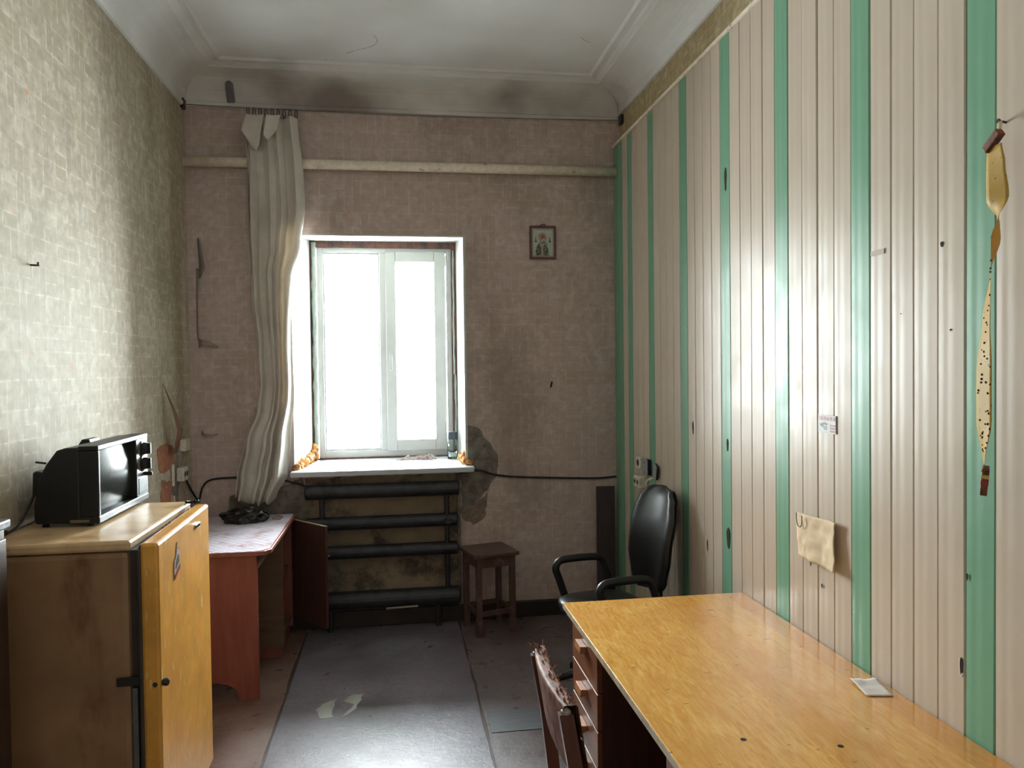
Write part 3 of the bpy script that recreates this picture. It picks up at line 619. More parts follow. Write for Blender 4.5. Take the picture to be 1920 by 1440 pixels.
# ------------------------------------------------------------------ sticky fly tape
ft = thing('fly_tape', 'dirty twisted yellow sticky fly paper hanging by the rightmost green plank', 'fly tape', (1.5, 1.74, 1.42))
b = MB(); b.tube([(XR, 1.760, 2.357), (XR-.024, 1.757, 2.359)], .003, 8); b.lathe([(.001, 0), (.006, .0), (.006, .003), (.001, .004)], (XR-.027, 1.757, 2.359), 'x', 10); b.build('nail', M_STEEL, ft)
b = MB(); b.tube([(XR-.022, 1.755, 2.357), (XR-.030, 1.750, 2.330), (XR-.04, 1.746, 2.312)], .005, 6); b.build('loop', M_PAPER, ft)
M_CARD = stained('card_tube', (122, 66, 34), (70, 38, 26), .6, .5, .6, 30)
Mt = Matrix.Translation((XR-.046, 1.752, 2.302)) @ Matrix.Rotation(math.radians(-38), 4, 'X')
MB().box((-.010, -.034, -.010), (.010, .026, .012), Mt).build('top_cartridge', M_CARD, ft, bevel=.003)
TP = [(2.292, 1.752, 10), (2.24, 1.745, 0), (2.16, 1.735, -10), (2.10, 1.728, 45), (2.06, 1.735, 60), (1.98, 1.748, 40), (1.86, 1.758, 25), (1.72, 1.762, 8), (1.60, 1.760, 8), (1.50, 1.760, 35), (1.472, 1.760, 50)]
kz = [(a, c) for a, c, d in TP]; kt = [(a, d) for a, c, d in TP]
def tape(a, t):
    z = 2.292-t*(2.292-1.472); y = interp(kz, z); an = math.radians(interp(kt, z)); w = .062*(a-.5)
    return (XR-.048-.022*math.sin(t*1.6)+w*math.sin(an), y-.008+w*math.cos(an), z)
nt = N('sticky_tape'); v = nt.coord(); nt.base(nt.mix(nt.ramp(nt.noise(v, 120, 3, .5), [(.66, BW(0)), (.69, BW(1))]), lin((206, 172, 84)), lin((28, 20, 14)))); nt.rough(.55)
tl = nt.new('ShaderNodeBsdfTranslucent'); tl.inputs[0].default_value = lin((206, 160, 70)); mx = nt.new('ShaderNodeMixShader'); mx.inputs[0].default_value = .35
nt.link(nt.b.outputs[0], mx.inputs[1]); nt.link(tl.outputs[0], mx.inputs[2]); nt.link(mx.outputs[0], nt.t.nodes['Material Output'].inputs[0])
MB().grid(tape, 6, 60).build('ribbon', nt.m, ft, smooth=True, solid=.0006)
b = MB()
for i in range(46):
    t = random.uniform(.35, .95); a = random.uniform(.05, .95); p = Vector(tape(a, t)); q = random.uniform(.0012, .0028); b.blob((p.x-.001, p.y, p.z), (q, q, q*1.3), .2, 2, i, 6, 4, False)
o = b.build('stuck_flies', M_DARKGAP, ft); o['kind'] = 'stuff'
Mt = Matrix.Translation((XR-.062, 1.758, 1.446)) @ Matrix.Rotation(math.radians(8), 4, 'X') @ Matrix.Rotation(math.radians(-40), 4, 'Z')
MB().box((-.008, -.026, -.034), (.008, .026, .034), Mt).build('bottom_cap', [M_CARD], ft, bevel=.002)
MB().box((-.0086, -.0262, -.006), (.0086, .0262, .006), Mt).build('red_stripe', mat('red_print', (150, 52, 40), .5), ft)
MB().box((-.0086, -.0262, .010), (.0086, .0262, .020), Mt).build('yellow_stripe', mat('yellow_print', (200, 170, 90), .5), ft)

# ------------------------------------------------------------------ refrigerator
fr = thing('refrigerator', 'old tan refrigerator with ajar yellow door standing against the left wall', 'refrigerator', (-1.08, 3.03, 0))
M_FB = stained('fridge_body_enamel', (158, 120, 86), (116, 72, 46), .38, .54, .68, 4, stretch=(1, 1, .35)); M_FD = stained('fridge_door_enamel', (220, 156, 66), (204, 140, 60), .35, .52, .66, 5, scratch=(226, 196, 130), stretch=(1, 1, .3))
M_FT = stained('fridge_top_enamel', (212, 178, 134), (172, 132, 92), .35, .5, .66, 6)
fy0, fy1 = 2.655, 3.405
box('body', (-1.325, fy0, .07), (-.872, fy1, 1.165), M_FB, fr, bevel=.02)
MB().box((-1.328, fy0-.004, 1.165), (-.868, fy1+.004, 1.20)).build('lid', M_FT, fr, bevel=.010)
box('plinth', (-1.30, fy0+.02, 0), (-.90, fy1-.02, .07), M_BLACK2, fr)
b = MB(); b.box((-.872, fy0+.012, .10), (-.850, fy1-.012, 1.165)); b.build('door_opening', mat('gasket_rubber', (60, 48, 40), .7), fr)
# door: hinged at the far side, standing slightly open at the near side
ang = math.atan2(.014, .72)
Md = Matrix.Translation((-.845, fy1-.03, 0)) @ Matrix.Rotation(ang, 4, 'Z')
b = MB(); b.box((0, -.745, .105), (.056, .0, 1.192), Md); dr = b.build('door', M_FD, fr, bevel=.010)
b = MB(); b.tube([Md @ Vector((-.004, -.72+i*.0144, 1.176+.010*noise.noise((i*.7, 2, 1)))) for i in range(51)], .008, 6); b.tube([Md @ Vector((-.004, -.735, 1.17-i*.04)) for i in range(26)], .008, 6); b.build('door_gasket', mat('perished_gasket', (74, 62, 50), .7), dr)
b = MB(); b.tube([Md @ Vector((.052*(1-i/20)-.03, -.01+.018*noise.noise((i*.6, 1, 1)), 1.203+.008*noise.noise((i*.8, 5, 1)))) for i in range(21)], .006, 6); b.build('torn_seal', M_BLACK2, dr)
b = MB(); b.box((.0562, -.250, 1.135), (.062, -.180, 1.152), Md); b.build('badge_bar', M_CHROME, dr, bevel=.003)
b = MB(); b.prism([Md @ Vector((.0563, y, z)) for y, z in ((-.560, 1.02), (-.49, 1.045), (-.485, 1.12), (-.51, 1.115), (-.515, 1.145), (-.535, 1.10), (-.56, 1.085), (-.565, 1.05))], (.003, 0, 0)); em = b.build('emblem', mat('emblem_enamel', (176, 160, 150), .4, var=.4, scale=60), dr)
b = MB(); b.prism([Md @ Vector((.0594, y, z)) for y, z in ((-.556, 1.024), (-.49, 1.047), (-.489, 1.062), (-.556, 1.040))], (.001, 0, 0)); b.build('red_band', mat('emblem_red', (150, 40, 36), .4), em)
b = MB(); b.prism([Md @ Vector((.0594, y, z)) for y, z in ((-.548, 1.058), (-.50, 1.074), (-.51, 1.10), (-.53, 1.085))], (.001, 0, 0)); b.build('dark_motif', mat('emblem_dark', (76, 66, 62), .4), em)
b = MB(); p = Md @ Vector((.056, -.728, .73)); b.lathe([(.010, 0), (.013, .008), (.013, .018), (.005, .022), (.001, .022)], p, 'x', 12); b.build('lock_knob', M_STEEL, dr, smooth=False)
b = MB(); b.box((-.915, fy0-.012, .725), (-.835, fy0-.001, .752)); b.build('latch_strap', M_STEEL, fr, bevel=.002)
b = MB(); b.box((-.845, fy0-.014, .716), (-.80, fy0-.002, .744)); b.tube([(-.80, fy0-.008, .73), (-.79, fy0-.03, .73)], .008, 8); b.build('latch_hook', M_STEEL, fr, bevel=.002)
b = MB(); b.box((-.868, fy0-.006, .11), (-.852, fy0+.008, .715)); b.build('edge_strip', M_GREY, fr)

# ------------------------------------------------------------------ television
tv = thing('television', 'small black portable television on top of the refrigerator', 'television', (-1.15, 3.19, 1.2))
ty0, ty1 = 2.915, 3.465; tx = -1.052
SP = [(-1.118, 1.214), (-1.118, 1.484), (-1.165, 1.482), (-1.192, 1.474), (-1.228, 1.425), (-1.255, 1.37), (-1.27, 1.28), (-1.27, 1.225), (-1.262, 1.214)]
b = MB(); b.prism([(x, ty0+.004, z) for x, z in SP], (0, ty1-ty0-.008, 0)); b.build('cabinet', M_BLACK, tv, bevel=.006)
b = MB(); yA, yB, zA, zB = ty0, ty1, 1.210, 1.488
ya, yb_, za, zb = ty0+.018, 3.318, 1.236, 1.470
b.box((-1.120, yA, zB-.018), (tx, yB, zB)); b.box((-1.120, yA, zA), (tx, yB, za)); b.box((-1.120, yA, za), (tx, ya, zb)); b.box((-1.120, yb_, za), (tx, 3.335, zb)); b.build('front_bezel', M_BLACK, tv, bevel=.004)
n = N('crt_screen'); n.base(lin((44, 48, 46))); n.rough(.2); n.b.inputs['Specular IOR Level'].default_value = .18
def scr(a, c):
    y = ya+(yb_-ya)*a; z = za+(zb-za)*c; q = 1-((a-.82)**2*1.0+(c-.5)**2*1.5)
    return (-1.116+.046*q, y, z)
MB().grid(scr, 20, 16).build('screen', n.m, tv, smooth=True)
M_PANEL = mat('tv_panel', (104, 106, 108), .35, .4)
cp = box('control_panel', (-1.118, 3.337, 1.236), (tx-.002, 3.462, 1.470), M_PANEL, tv)
for z, rr in ((1.430, .026), (1.368, .026)):
    b = MB(); b.lathe([(rr+.006, 0), (rr+.006, .006), (rr, .008), (rr*.9, .026), (rr*.3, .028), (.001, .028)], (tx-.002, 3.392, z), 'x', 20); o = b.build('channel_knob', M_BLACK, cp)
    b = MB(); b.box((tx+.022, 3.388, z-.022), (tx+.034, 3.396, z+.022)); b.build('grip', M_BLACK, o); 
    b = MB(); b.lathe([(rr+.008, 0), (rr+.008, .002), (rr+.004, .003)], (tx-.002, 3.392, z), 'x', 20); b.build('knob_ring', M_CHROME, o)
b = MB(); b.lathe([(.008, 0), (.009, .03), (.005, .034), (.001, .034)], (tx-.002, 3.415, 1.322), 'x', 12); b.build('volume_knob', M_BLACK, cp)
box('grille_recess', (tx-.004, 3.345, 1.242), (tx-.0012, 3.455, 1.308), M_BLACK2, cp)
for i in range(11): z = 1.245+i*.006; box('grille_bar', (tx-.0012, 3.346, z), (tx+.0012, 3.454, z+.0026), M_PANEL, cp)
b = MB(); b.prism([(-1.255, 2.95, 1.31), (-1.255, 2.95, 1.395), (-1.272, 2.95, 1.40), (-1.285, 2.95, 1.395), (-1.288, 2.95, 1.32), (-1.28, 2.95, 1.308)], (0, .12, 0)); b.build('rear_hump', M_BLACK, tv, bevel=.005)
b = MB(); b.prism([(-1.16, 3.14, 1.482), (-1.165, 3.14, 1.494), (-1.19, 3.14, 1.494), (-1.22, 3.14, 1.45)], (0, .10, 0)); b.build('carry_handle', M_BLACK, tv, bevel=.003)
b = MB(); b.tube([(-1.228, 2.925, 1.43), (-1.262, 2.925, 1.435)], .004, 6); b.build('aerial_stub', M_BLACK, tv)
for x in (-1.245, -1.095):
    for y in (ty0+.04, ty1-.04): b = MB(); b.lathe([(.012, 0), (.012, .016)], (x, y, 1.199), 'z', 12); b.build('foot', M_BLACK2, tv)
box('label_plate', (-1.150, ty0-.0005, 1.217), (-1.086, ty0+.006, 1.226), mat('label_tan', (120, 104, 84), .5), tv)
b = MB(); b.tube(smoothpath([(-1.284, 2.96, 1.32), (-1.290, 2.94, 1.285), (-1.292, 2.90, 1.250), (-1.298, 2.86, 1.222), (-1.305, 2.82, 1.211)], 6), .0045, 8); cbl = b.build('power_cord', M_CABLE, tv, smooth=True)
b = MB(); b.tube([(-1.305, 2.82, 1.211), (-1.309, 2.80, 1.213), (-1.315, 2.765, 1.211)], [.005, .010, .009], 8); b.tube([(-1.313, 2.765, 1.214), (-1.317, 2.745, 1.212)], .0025, 6); b.tube([(-1.319, 2.765, 1.210), (-1.323, 2.745, 1.208)], .0025, 6); b.build('plug', M_BLACK2, cbl)

# ------------------------------------------------------------------ dark cabinet at the left edge
cb = thing('dark_cabinet', 'dark wooden cabinet cut off by the left edge before the refrigerator', 'cabinet', (-1.24, 2.15, 0))
M_DC = wood('dark_cabinet_wood', (46, 28, 20), (62, 40, 28), .4, (10, 10, 1))
box('carcass', (XL+.022, 1.85, .06), (-1.142, 2.44, 1.295), M_DC, cb, bevel=.004); box('top', (XL+.022, 1.83, 1.295), (-1.130, 2.455, 1.322), mat('cabinet_top', (74, 74, 80), .4), cb, bevel=.006)
box('plinth', (XL+.03, 1.87, 0), (-1.16, 2.42, .06), M_DC, cb)
dd = box('door', (-1.142, 1.87, .09), (-1.128, 2.42, 1.27), M_DC, cb, bevel=.003); b = MB(); b.lathe([(.007, 0), (.012, .014), (.006, .02), (.001, .02)], (-1.128, 1.92, .75), 'x', 12); b.build('knob', M_STEEL, dd)

# ------------------------------------------------------------------ reddish table along the left wall
tb_ = thing('pedestal_table', 'reddish-brown wooden pedestal table with open door beyond the refrigerator', 'table', (-1.02, 4.7, 0))
M_RED = wood('red_stain', (134, 72, 60), (156, 90, 76), .38, (9, 9, 1.1)); M_INT = wood('table_inside', (98, 74, 54), (120, 92, 66), .7, (1, 8, 8))
# near end panel with arched cut-out at the foot
arc = [(-1.318, 0), (-1.20, 0)]
arc = [(-1.315, .775), (-1.315, 0), (-1.205, 0)]
for i in range(9): a = math.pi-i/8*math.pi; arc.append((-1.005+.155*math.cos(a)-.0, .035+.070*math.sin(a)) if 0 < i < 8 else (-1.005+.20*math.cos(a)*.8, 0))
arc += [(-.745, 0), (-.745, .775)]
b = MB(); b.prism([(x, 4.205, z) for x, z in arc], (0, .026, 0)); b.build('end_panel', M_RED, tb_, bevel=.002)
tp = [(-1.318, 4.17), (-.735, 4.17), (-.700, 4.185), (-.672, 4.225), (-.668, 5.225), (-1.318, 5.225)]
b = MB(); b.prism([(x, y, .775) for x, y in tp], (0, 0, .022)); b.build('table_top', M_RED, tb_, bevel=.003)
box('back_panel', (-1.305, 4.231, .16), (-1.285, 5.20, .775), M_INT, tb_)
box('apron', (-.765, 4.231, .690), (-.747, 4.80, .775), M_INT, tb_)
b = MB(); b.box((-1.28, 4.80, .06), (-.70, 4.822, .775)); b.build('pedestal_side', M_INT, tb_)
box('pedestal_side', (-1.28, 5.20, .06), (-.70, 5.222, .775), M_RED, tb_)
box('pedestal_floor', (-1.28, 4.822, .12), (-.705, 5.20, .138), M_INT, tb_); box('shelf', (-1.28, 4.822, .45), (-.72, 5.20, .468), M_INT, tb_)
box('foot_rail', (-1.1, 4.78, .19), (-.76, 4.80, .27), M_INT, tb_); box('plinth', (-1.28, 4.81, 0), (-.72, 5.215, .06), M_RED, tb_)
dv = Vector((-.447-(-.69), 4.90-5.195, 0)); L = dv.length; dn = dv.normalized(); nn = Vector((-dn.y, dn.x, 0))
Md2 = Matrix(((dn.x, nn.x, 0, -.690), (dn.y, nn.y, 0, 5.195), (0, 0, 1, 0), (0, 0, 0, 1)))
b = MB(); b.box((0, -.009, .13), (L, .009, .768), Md2); d2 = b.build('door', wood('door_shaded', (74, 48, 42), (92, 60, 52), .5, (9, 9, 1)), tb_, bevel=.002)  # table's wood darkened here: shade of the unlit door put into its colour
b = MB(); b.box((0, -.0095, .7675), (L, .0095, .771), Md2); b.build('door_edge', mat('raw_edge', (176, 160, 140), .6), d2)
b = MB(); b.lathe([(.004, 0), (.007, .012), (.005, .016), (.001, .016)], Md2 @ Vector((L-.01, .009, .58)), 'x', 10); b.build('door_catch', M_CHROME, d2)
# oilcloth / paper cover
n = N('check_oilcloth'); v = n.coord()
w1 = n.new('ShaderNodeTexChecker'); w1.inputs['Scale'].default_value = 34; n.link(n.mapping(v, (1, 1, .01)), w1.inputs[0]); 
col = n.mix(n.math('MULTIPLY', w1.outputs[1], .4), lin((222, 218, 228)), lin((170, 140, 168)))
col = n.mix(n.ramp(n.noise(v, 7, 6, .7), [(.5, BW(0)), (.66, BW(.8))]), col, lin((152, 100, 88))); n.base(col); n.rough(.28); n.bump(n.noise(v, 12, 3), .3, .004)
tp2 = [(-1.315, 4.175), (-.745, 4.175), (-.712, 4.195), (-.688, 4.235), (-.684, 5.222), (-1.315, 5.222)]
b = MB(); b.prism([(x, y, .7975) for x, y in tp2], (0, 0, .002)); tag(b.build('oilcloth', n.m, loc='base'), 'worn checked oilcloth covering the top of the reddish table', 'oilcloth')
# black bag
def bag(a, c):
    th = a*2*math.pi; ph = c*math.pi; d = Vector((math.cos(th)*math.sin(ph), math.sin(th)*math.sin(ph), math.cos(ph)))
    q = Vector((d.x*1.6, d.y*1.6, d.z*1.2))
    k = 1+.30*noise.noise(q*1.3+Vector((4, 1, 0)))-.26*abs(noise.noise(q*2.6))-.12*abs(noise.noise(q*5.5+Vector((1, 7, 2))))+.1
    p = Vector((d.x*.128*k, d.y*.10*k, d.z*.058*k)); p.z = max(p.z, -.026); return Vector((-.955, 5.02, .827))+p
tag(MB().grid(bag, 64, 34).build('plastic_bag', mat('black_film', (10, 12, 14), .16, var=.2, bump=.0), loc='base', smooth=True), 'crumpled glossy black plastic bag lying on the checked oilcloth', 'bag')
b = MB(); b.prism([(-.80, 5.05, .8), (-.745, 5.02, .8), (-.735, 5.10, .8), (-.77, 5.14, .8)], (0, 0, .010)); tag(b.build('matchbox', mat('grey_card', (140, 130, 130), .6), loc='base', bevel=.002), 'small flat grey packet beside the black bag on the table', 'packet')

# ------------------------------------------------------------------ stool
M_ST = wood('stool_wood', (78, 54, 48), (98, 72, 64), .42, (9, 9, 1.5), wear=(118, 96, 90))
sr_ = math.radians(15); so = thing('stool', 'square brown wooden stool beside the radiator', 'stool', (.592, 5.085, 0), sr_)
b = MB(); b.box((-.158, -.158, .515), (.158, .158, .54)); b.build('seat', M_ST, so, world=False, bevel=.006)
for sx in (-1, 1):
    for sy in (-1, 1):
        x, y = sx*.118, sy*.118; b = MB(); b.box((x-.018, y-.018, 0), (x+.018, y+.018, .515)); b.build('leg', M_ST, so, world=False, bevel=.003)
for q in (-1, 1):
    b = MB(); b.box((-.10, q*.118-.010, .445), (.10, q*.118+.010, .515)); b.build('apron', M_ST, so, world=False); b = MB(); b.box((q*.118-.010, -.10, .445), (q*.118+.010, .10, .515)); b.build('apron', M_ST, so, world=False)
    b = MB(); b.box((-.10, q*.118-.009, .13), (.10, q*.118+.009, .16)); b.build('stretcher', M_ST, so, world=False); b = MB(); b.box((q*.118-.009, -.10, .13), (q*.118+.009, .10, .16)); b.build('stretcher', M_ST, so, world=False)

# ------------------------------------------------------------------ office chair (faces -x, turned a little to the camera)
oc = thing('office_chair', 'black leatherette office chair with loop arms behind the desk', 'office chair', (1.112, 4.02, 0), math.radians(13))
M_LEA = N('leatherette'); v = M_LEA.coord(); M_LEA.base(M_LEA.ramp(M_LEA.noise(v, 6, 4), [(.3, lin((15, 17, 20))), (.7, lin((28, 31, 34)))])); M_LEA.rough(M_LEA.ramp(M_LEA.noise(v, 9, 6, .7), [(.35, BW(.30)), (.65, BW(.36))])); M_LEA.b.inputs['Specular IOR Level'].default_value = .65; M_LEA.bump(M_LEA.noise(M_LEA.mapping(v, (3, 3, 20)), 3, 2), .06, .003); M_LEA = M_LEA.m
def cushion(w, d, h, c, ex=3.2, crown=.25):
    def fn(a, t):
        th = a*2*math.pi; ph = (t-.5)*math.pi
        sg = lambda q, e: math.copysign(abs(q)**(2/e), q)
        return (c[0]+d*sg(math.cos(th), ex)*sg(math.cos(ph), 2.6), c[1]+w*sg(math.sin(th), ex)*sg(math.cos(ph), 2.6), c[2]+h*sg(math.sin(ph), 2.6))
    return MB().grid(fn, 40, 14)
cushion(.235, .225, .042, (-.02, 0, .455)).build('seat', M_LEA, oc, world=False, smooth=True)
b = MB(); b.box((-.20, -.19, .395), (.17, .19, .418)); b.build('seat_pan', M_BLACK, oc, world=False, bevel=.01)
# backrest: egg-shaped pad, wider above
def bw(t): return interp([(0, .115), (.12, .165), (.35, .205), (.7, .212), (.88, .18), (.96, .13), (1, .06)], t)
def back(side):
    def fn(a, t):
        w = bw(t); y = (a-.5)*2*w; e = 1-abs(a-.5)*2; edge = min(1, e*5)*min(1, t*9)*min(1, (1-t)*12)
        x = .285+.085*t+.05*math.sin(t*2.6)*0-.03*math.sin(t*math.pi)-(-.045*(abs(a-.5)*2)**2*0)
        cv = -.035*(abs(a-.5)*2)**2
        return (x+cv+(-.028 if side else .020)*(edge**.5 if edge > 0 else 0), y, .505+t*.575)
    return fn
b = MB(); b.grid(back(True), 24, 30); b.grid(back(False), 24, 30); bk = b.build('backrest', M_LEA, oc, world=False, smooth=True)
b = MB(); b.grid(lambda a, t: Vector(back(False)(.06+.88*a, .04+.92*t))+Vector((.008, 0, 0)), 20, 24); b.build('back_shell', M_BLACK, oc, world=False, smooth=True, solid=.008)
b = MB(); b.tube(smoothpath([(.06, 0, .39), (.22, 0, .385), (.31, 0, .42), (.335, 0, .55), (.355, 0, .72)], 5), .018, 10); b.build('back_bar', M_BLACK, oc, world=False, smooth=True)
for s_ in (-1, 1):
    y = s_*.262; P = [(-.10, y-.03*s_, .41), (-.12, y, .43), (-.165, y, .55), (-.185, y, .61), (-.165, y, .648), (-.11, y, .658), (.04, y, .656), (.10, y, .641), (.125, y, .60), (.165, y, .48), (.17, y, .43), (.15, y-.03*s_, .41)]
    b = MB(); b.tube(smoothpath(P, 6), .021, 12); b.build('armrest', M_BLACK, oc, world=False, smooth=True)
b = MB(); b.lathe([(.05, .10), (.05, .16), (.028, .17), (.028, .30), (.02, .30), (.02, .40), (.06, .40)], (0, 0, 0), 'z', 18); b.build('gas_column', M_BLACK, oc, world=False)
for k in range(5):
    a = math.radians(172+72*k); c, s_ = math.cos(a), math.sin(a)
    b = MB(); b.tube([(c*.04, s_*.04, .125), (c*.17, s_*.17, .112), (c*.29, s_*.29, .085)], [.032, .026, .018], 10); b.build('base_leg', M_BLACK, oc, world=False, smooth=True)
    b = MB(); 
    for e in (-1, 1):
        cx_, cy_ = c*.29-s_*.018*e, s_*.29+c*.018*e; ring = []
        Mw = Matrix.Translation((cx_, cy_, .0285)) @ Matrix.Rotation(a+math.pi/2, 4, 'Z') @ Matrix.Rotation(math.pi/2, 4, 'Y')
        n0 = len(b.v); b.lathe([(.001, -.011), (.024, -.011), (.0285, -.006), (.0285, .006), (.024, .011), (.001, .011)], (0, 0, 0), 'z', 16)
        b.v[n0:] = [tuple(Mw @ Vector(p)) for p in b.v[n0:]]
    b.build('caster', M_BLACK2, oc, world=False)

# ------------------------------------------------------------------ desk
dk = thing('desk', 'large yellow veneered writing desk along the panelled wall', 'desk', (1.12, 2.45, 0))
def veneer():
    n = N('yellow_veneer'); v = n.coord()
    fig = n.noise(n.mapping(v, (34, 5, 1)), 2.2, 7, .68, 1.0); cloud = n.noise(v, 3.4, 6)
    col = n.ramp(fig, [(.3, lin((196, 132, 60))), (.5, lin((224, 168, 84))), (.72, lin((242, 198, 122)))])
    sp = n.new('ShaderNodeSeparateXYZ'); n.link(v, sp.inputs[0]); st_ = n.math('FLOOR', n.math('MULTIPLY', sp.outputs[0], 6.2)); wn = n.new('ShaderNodeTexWhiteNoise', noise_dimensions='1D'); n.link(st_, wn.inputs['W'])
    col = n.mix(n.math('MULTIPLY', wn.outputs[0], .6), col, lin((190, 122, 58)))
    col = n.mix(n.ramp(cloud, [(.42, BW(0)), (.7, BW(.55))]), col, lin((204, 138, 66)))
    d = n.noise(n.mapping(v, (14, 40, 1), (0, 0, .5)), 1.4, 2, .4)
    col = n.mix(n.ramp(d, [(.72, BW(0)), (.75, BW(.75))]), col, lin((70, 40, 22)))
    n.base(col); n.rough(n.ramp(n.noise(v, 5, 3, .5), [(.3, BW(.16)), (.7, BW(.26))])); n.b.inputs['Coat Weight'].default_value = .15; n.b.inputs['Coat Roughness'].default_value = .1
    n.bump(n.noise(v, 7, 4), .08, .004); return n.m
M_VEN = veneer(); M_DW = wood('desk_brown', (104, 58, 34), (132, 78, 46), .38, (1.2, 1.2, 9), 4); M_DD = wood('desk_inner', (62, 30, 22), (78, 40, 28), .5, (9, 9, 1))
dx0, dx1, dy0, dy1, dz = .706, 1.538, 1.62, 3.275, .717
box('desk_top', (dx0, dy0, dz-.022), (dx1, dy1, dz), M_VEN, dk, bevel=.002)
b = MB(); b.box((dx0-.002, dy0, dz-.023), (dx0, dy1, dz-.001)); b.build('edge_band', mat('pale_edge', (186, 166, 136), .4, var=.3, scale=20), dk)
px = .742
def pedestal(y0, y1):
    box('side_panel', (px+.018, y0, .0), (dx1-.03, y0+.02, dz-.022), M_DD, dk); box('side_panel', (px+.018, y1-.02, .0), (dx1-.03, y1, dz-.022), M_DD, dk)
    box('carcass_base', (px+.02, y0+.02, .03), (dx1-.03, y1-.02, .05), M_DD, dk)
    zs = [.045, .195, .345, .492, .690]
    for z0, z1 in zip(zs, zs[1:]):
        d = box('drawer', (px, y0+.004, z0+.004), (px+.45, y1-.004, z1-.003), M_DW, dk, bevel=.002); zc = z1-.085 if z1 > .6 else z1-.062; yc = (y0+y1)/2
        b = MB(); b.prism([(px, yc-.048, zc+.014), (px-.026, yc-.048, zc+.016), (px-.030, yc-.048, zc-.012), (px-.020, yc-.048, zc-.014), (px, yc-.048, zc-.006)], (0, .096, 0)); b.build('drawer_handle', mat('handle_wood', (170, 112, 72), .4, stretch=(1, 9, 9)), d, bevel=.002)
        if z1 > .6: b = MB(); b.lathe([(.006, 0), (.006, -.002), (.001, -.002)], (px, yc, zc+.055), 'x', 10); b.build('keyhole', M_DARKGAP, d)
pedestal(2.835, 3.255); pedestal(1.64, 2.08)
box('modesty_panel', (dx1-.05, 2.08, .25), (dx1-.03, 2.835, dz-.022), M_DD, dk)
for x, y in ((.93, 1.98), (1.17, 1.90)):
    b = MB(); b.lathe([(.0085, 0), (.0085, .0006), (.0008, .0006)], (x, y, dz), 'z', 14); b.build('burn_mark', M_DARKGAP, dk)
# scrap of paper
Mp = Matrix.Translation((1.476, 2.225, dz+.0008)) @ Matrix.Rotation(math.radians(-10), 4, 'Z')
tag(MB().grid(lambda a, c: Mp @ Vector(((a-.5)*.085, (c-.5)*.125, .0006+.010*abs(a-.5)*c+.003*noise.noise((a*4, c*4, 1))+.002)), 8, 10).build('paper_scrap', M_WPAPER, loc='base', solid=.0005, smooth=True), 'small creased white paper scrap lying on the desk near the wall', 'paper')

# ------------------------------------------------------------------ foreground chair
fc = thing('wooden_chair', 'old wooden chair with torn brown back cover pushed to the desk', 'chair', (.64, 2.17, 0))
M_CW = wood('chair_wood', (78, 42, 30), (102, 58, 42), .35, (9, 9, 1.2)); M_TORN = stained('torn_leatherette', (146, 92, 70), (92, 52, 40), .65, .46, .58, 26, bump=.6)
for y, s_ in ((2.375, 1), (1.955, -1)):
    P = [(.505, y, 0), (.485, y, .22), (.478, y, .45), (.455, y, .66), (.425, y, .842)]
    b = MB()
    for p, q in zip(P, P[1:]):
        a_, b_ = Vector(p), Vector(q); e = .019; g = .013
        b.add([a_+Vector((-e, -g, 0)), a_+Vector((e, -g, 0)), a_+Vector((e, g, 0)), a_+Vector((-e, g, 0)), b_+Vector((-e, -g, 0)), b_+Vector((e, -g, 0)), b_+Vector((e, g, 0)), b_+Vector((-e, g, 0))], [(0,1,5,4),(1,2,6,5),(2,3,7,6),(3,0,4,7)]+([(0,3,2,1)] if p is P[0] else [])+([(4,5,6,7)] if q is P[-1] else []))
    b.build('back_post', M_CW, fc)
    b = MB(); b.lathe([(.003, 0), (.0135, .003), (.0135, .010), (.004, .018), (.001, .019)], (.426, y, .838), 'z', 12); b.build('post_cap', mat('worn_tip', (150, 140, 132), .4), fc)
def rail(a, t):
    y = 1.945+.44*a; k = t*2*math.pi; xx = .452-.020*0; z = .765+.098*math.sin(k)*(1 if abs(math.sin(k)) < 1 else 1)
    z = .765+.100*max(-1, min(1, 1.35*math.sin(k)))+.002*noise.noise((a*9, t*5, 3)); x = .452-(z-.765)*.16+.020*max(-1, min(1, 1.5*math.cos(k)))+.025*math.sin(a*math.pi)*-.6+.0015*noise.noise((a*14, t*8, 1))
    return (x, y, z)
b = MB(); b.grid(rail, 36, 24); bo = b.build('back_rest', M_TORN, fc, smooth=True)
b = MB()
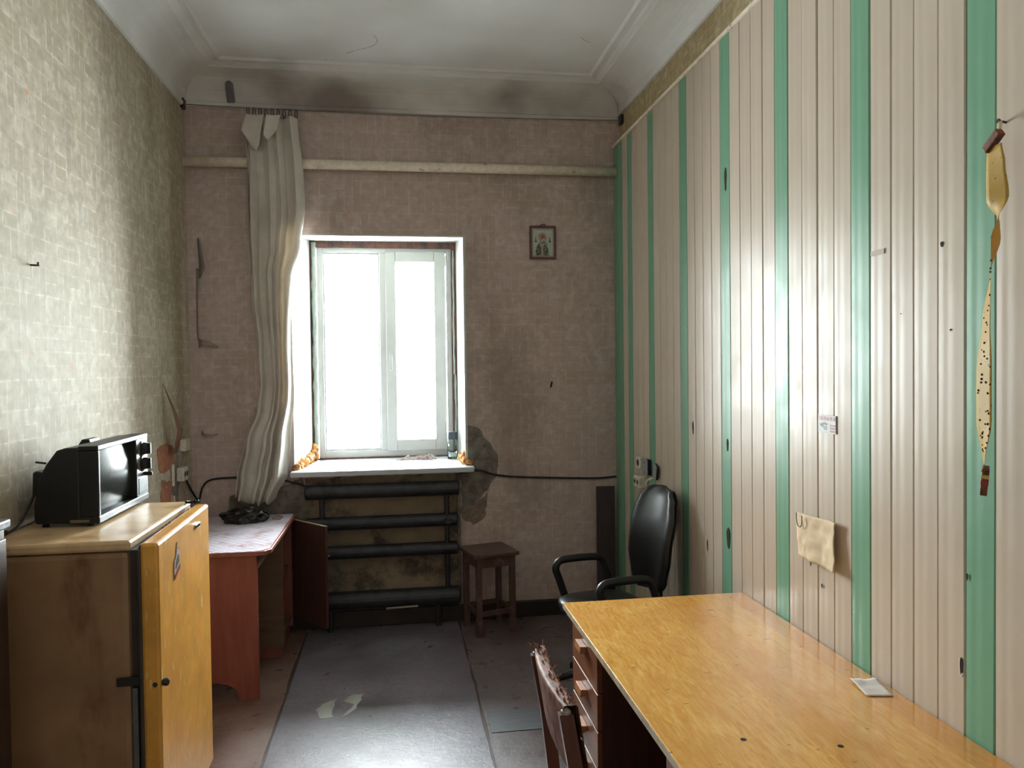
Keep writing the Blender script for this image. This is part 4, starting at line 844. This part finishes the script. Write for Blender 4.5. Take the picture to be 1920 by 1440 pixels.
for i in range(60):
    a = random.random(); y = 1.95+.43*a; x = .434+random.uniform(-.014, .014); z = .864; b.tube([(x, y, z-.004), (x+random.uniform(-.008, .008), y+random.uniform(-.01, .01), z+random.uniform(.001, .010))], .0022, 5)
for i in range(14): b.tube([(.43+random.uniform(-.02, .02), 2.375+random.uniform(-.02, .02), .85), (.43+random.uniform(-.03, .03), 2.385+random.uniform(-.03, .03), .868+random.uniform(0, .012))], .002, 5)
o = b.build('frayed_edge', mat('frayed_fabric', (128, 82, 62), .8), fc); o['kind'] = 'stuff'
def seat(a, t):
    th = a*2*math.pi; ph = (t-.5)*math.pi; sg = lambda q, e: math.copysign(abs(q)**(2/e), q)
    return (0.600+.132*sg(math.cos(th), 6)*sg(math.cos(ph), 4), 2.165+.20*sg(math.sin(th), 6)*sg(math.cos(ph), 4), .432+.030*sg(math.sin(ph), 3))
MB().grid(seat, 40, 12).build('seat', M_TORN, fc, smooth=True)
b = MB(); 
for y in (1.985, 2.325): box('seat_rail', (.50, y, .35), (.725, y+.02, .41), M_CW, fc)
for y in (2.335, 1.995): b = MB(); b.box((.695, y-.016, 0), (.727, y+.016, .41)); b.build('front_leg', M_CW, fc, bevel=.003)

# ------------------------------------------------------------------ cracks in the ceiling, stray lath
M_CRACK = mat('crack_shadow', (96, 92, 90), .9)
def crack(pts, rr=.0016):
    P = smoothpath([(x, y, ZC) for x, y in pts], 4); MB().tube([(p.x+random.uniform(-.004, .004), p.y+random.uniform(-.004, .004), p.z) for p in P], [rr*random.uniform(.4, 1) for p in P], 5).build('crack', M_CRACK, ceil)
crack([(-.273, 4.889), (-.199, 4.824), (-.13, 4.776), (-.087, 4.709), (-.086, 4.649), (-.103, 4.607)]); crack([(1.115, 4.49), (1.15, 4.53), (1.19, 4.554)]); crack([(-.42, 5.0), (-.385, 5.03), (-.37, 5.01)], .002)
b = MB(); b.tube([(-.09, 5.150, .155), (.12, 5.146, .162)], .007, 6); tag(b.build('lath', mat('pale_lath', (150, 140, 126), .7), loc='base'), 'thin pale stick lying along the lowest radiator pipe', 'stick')
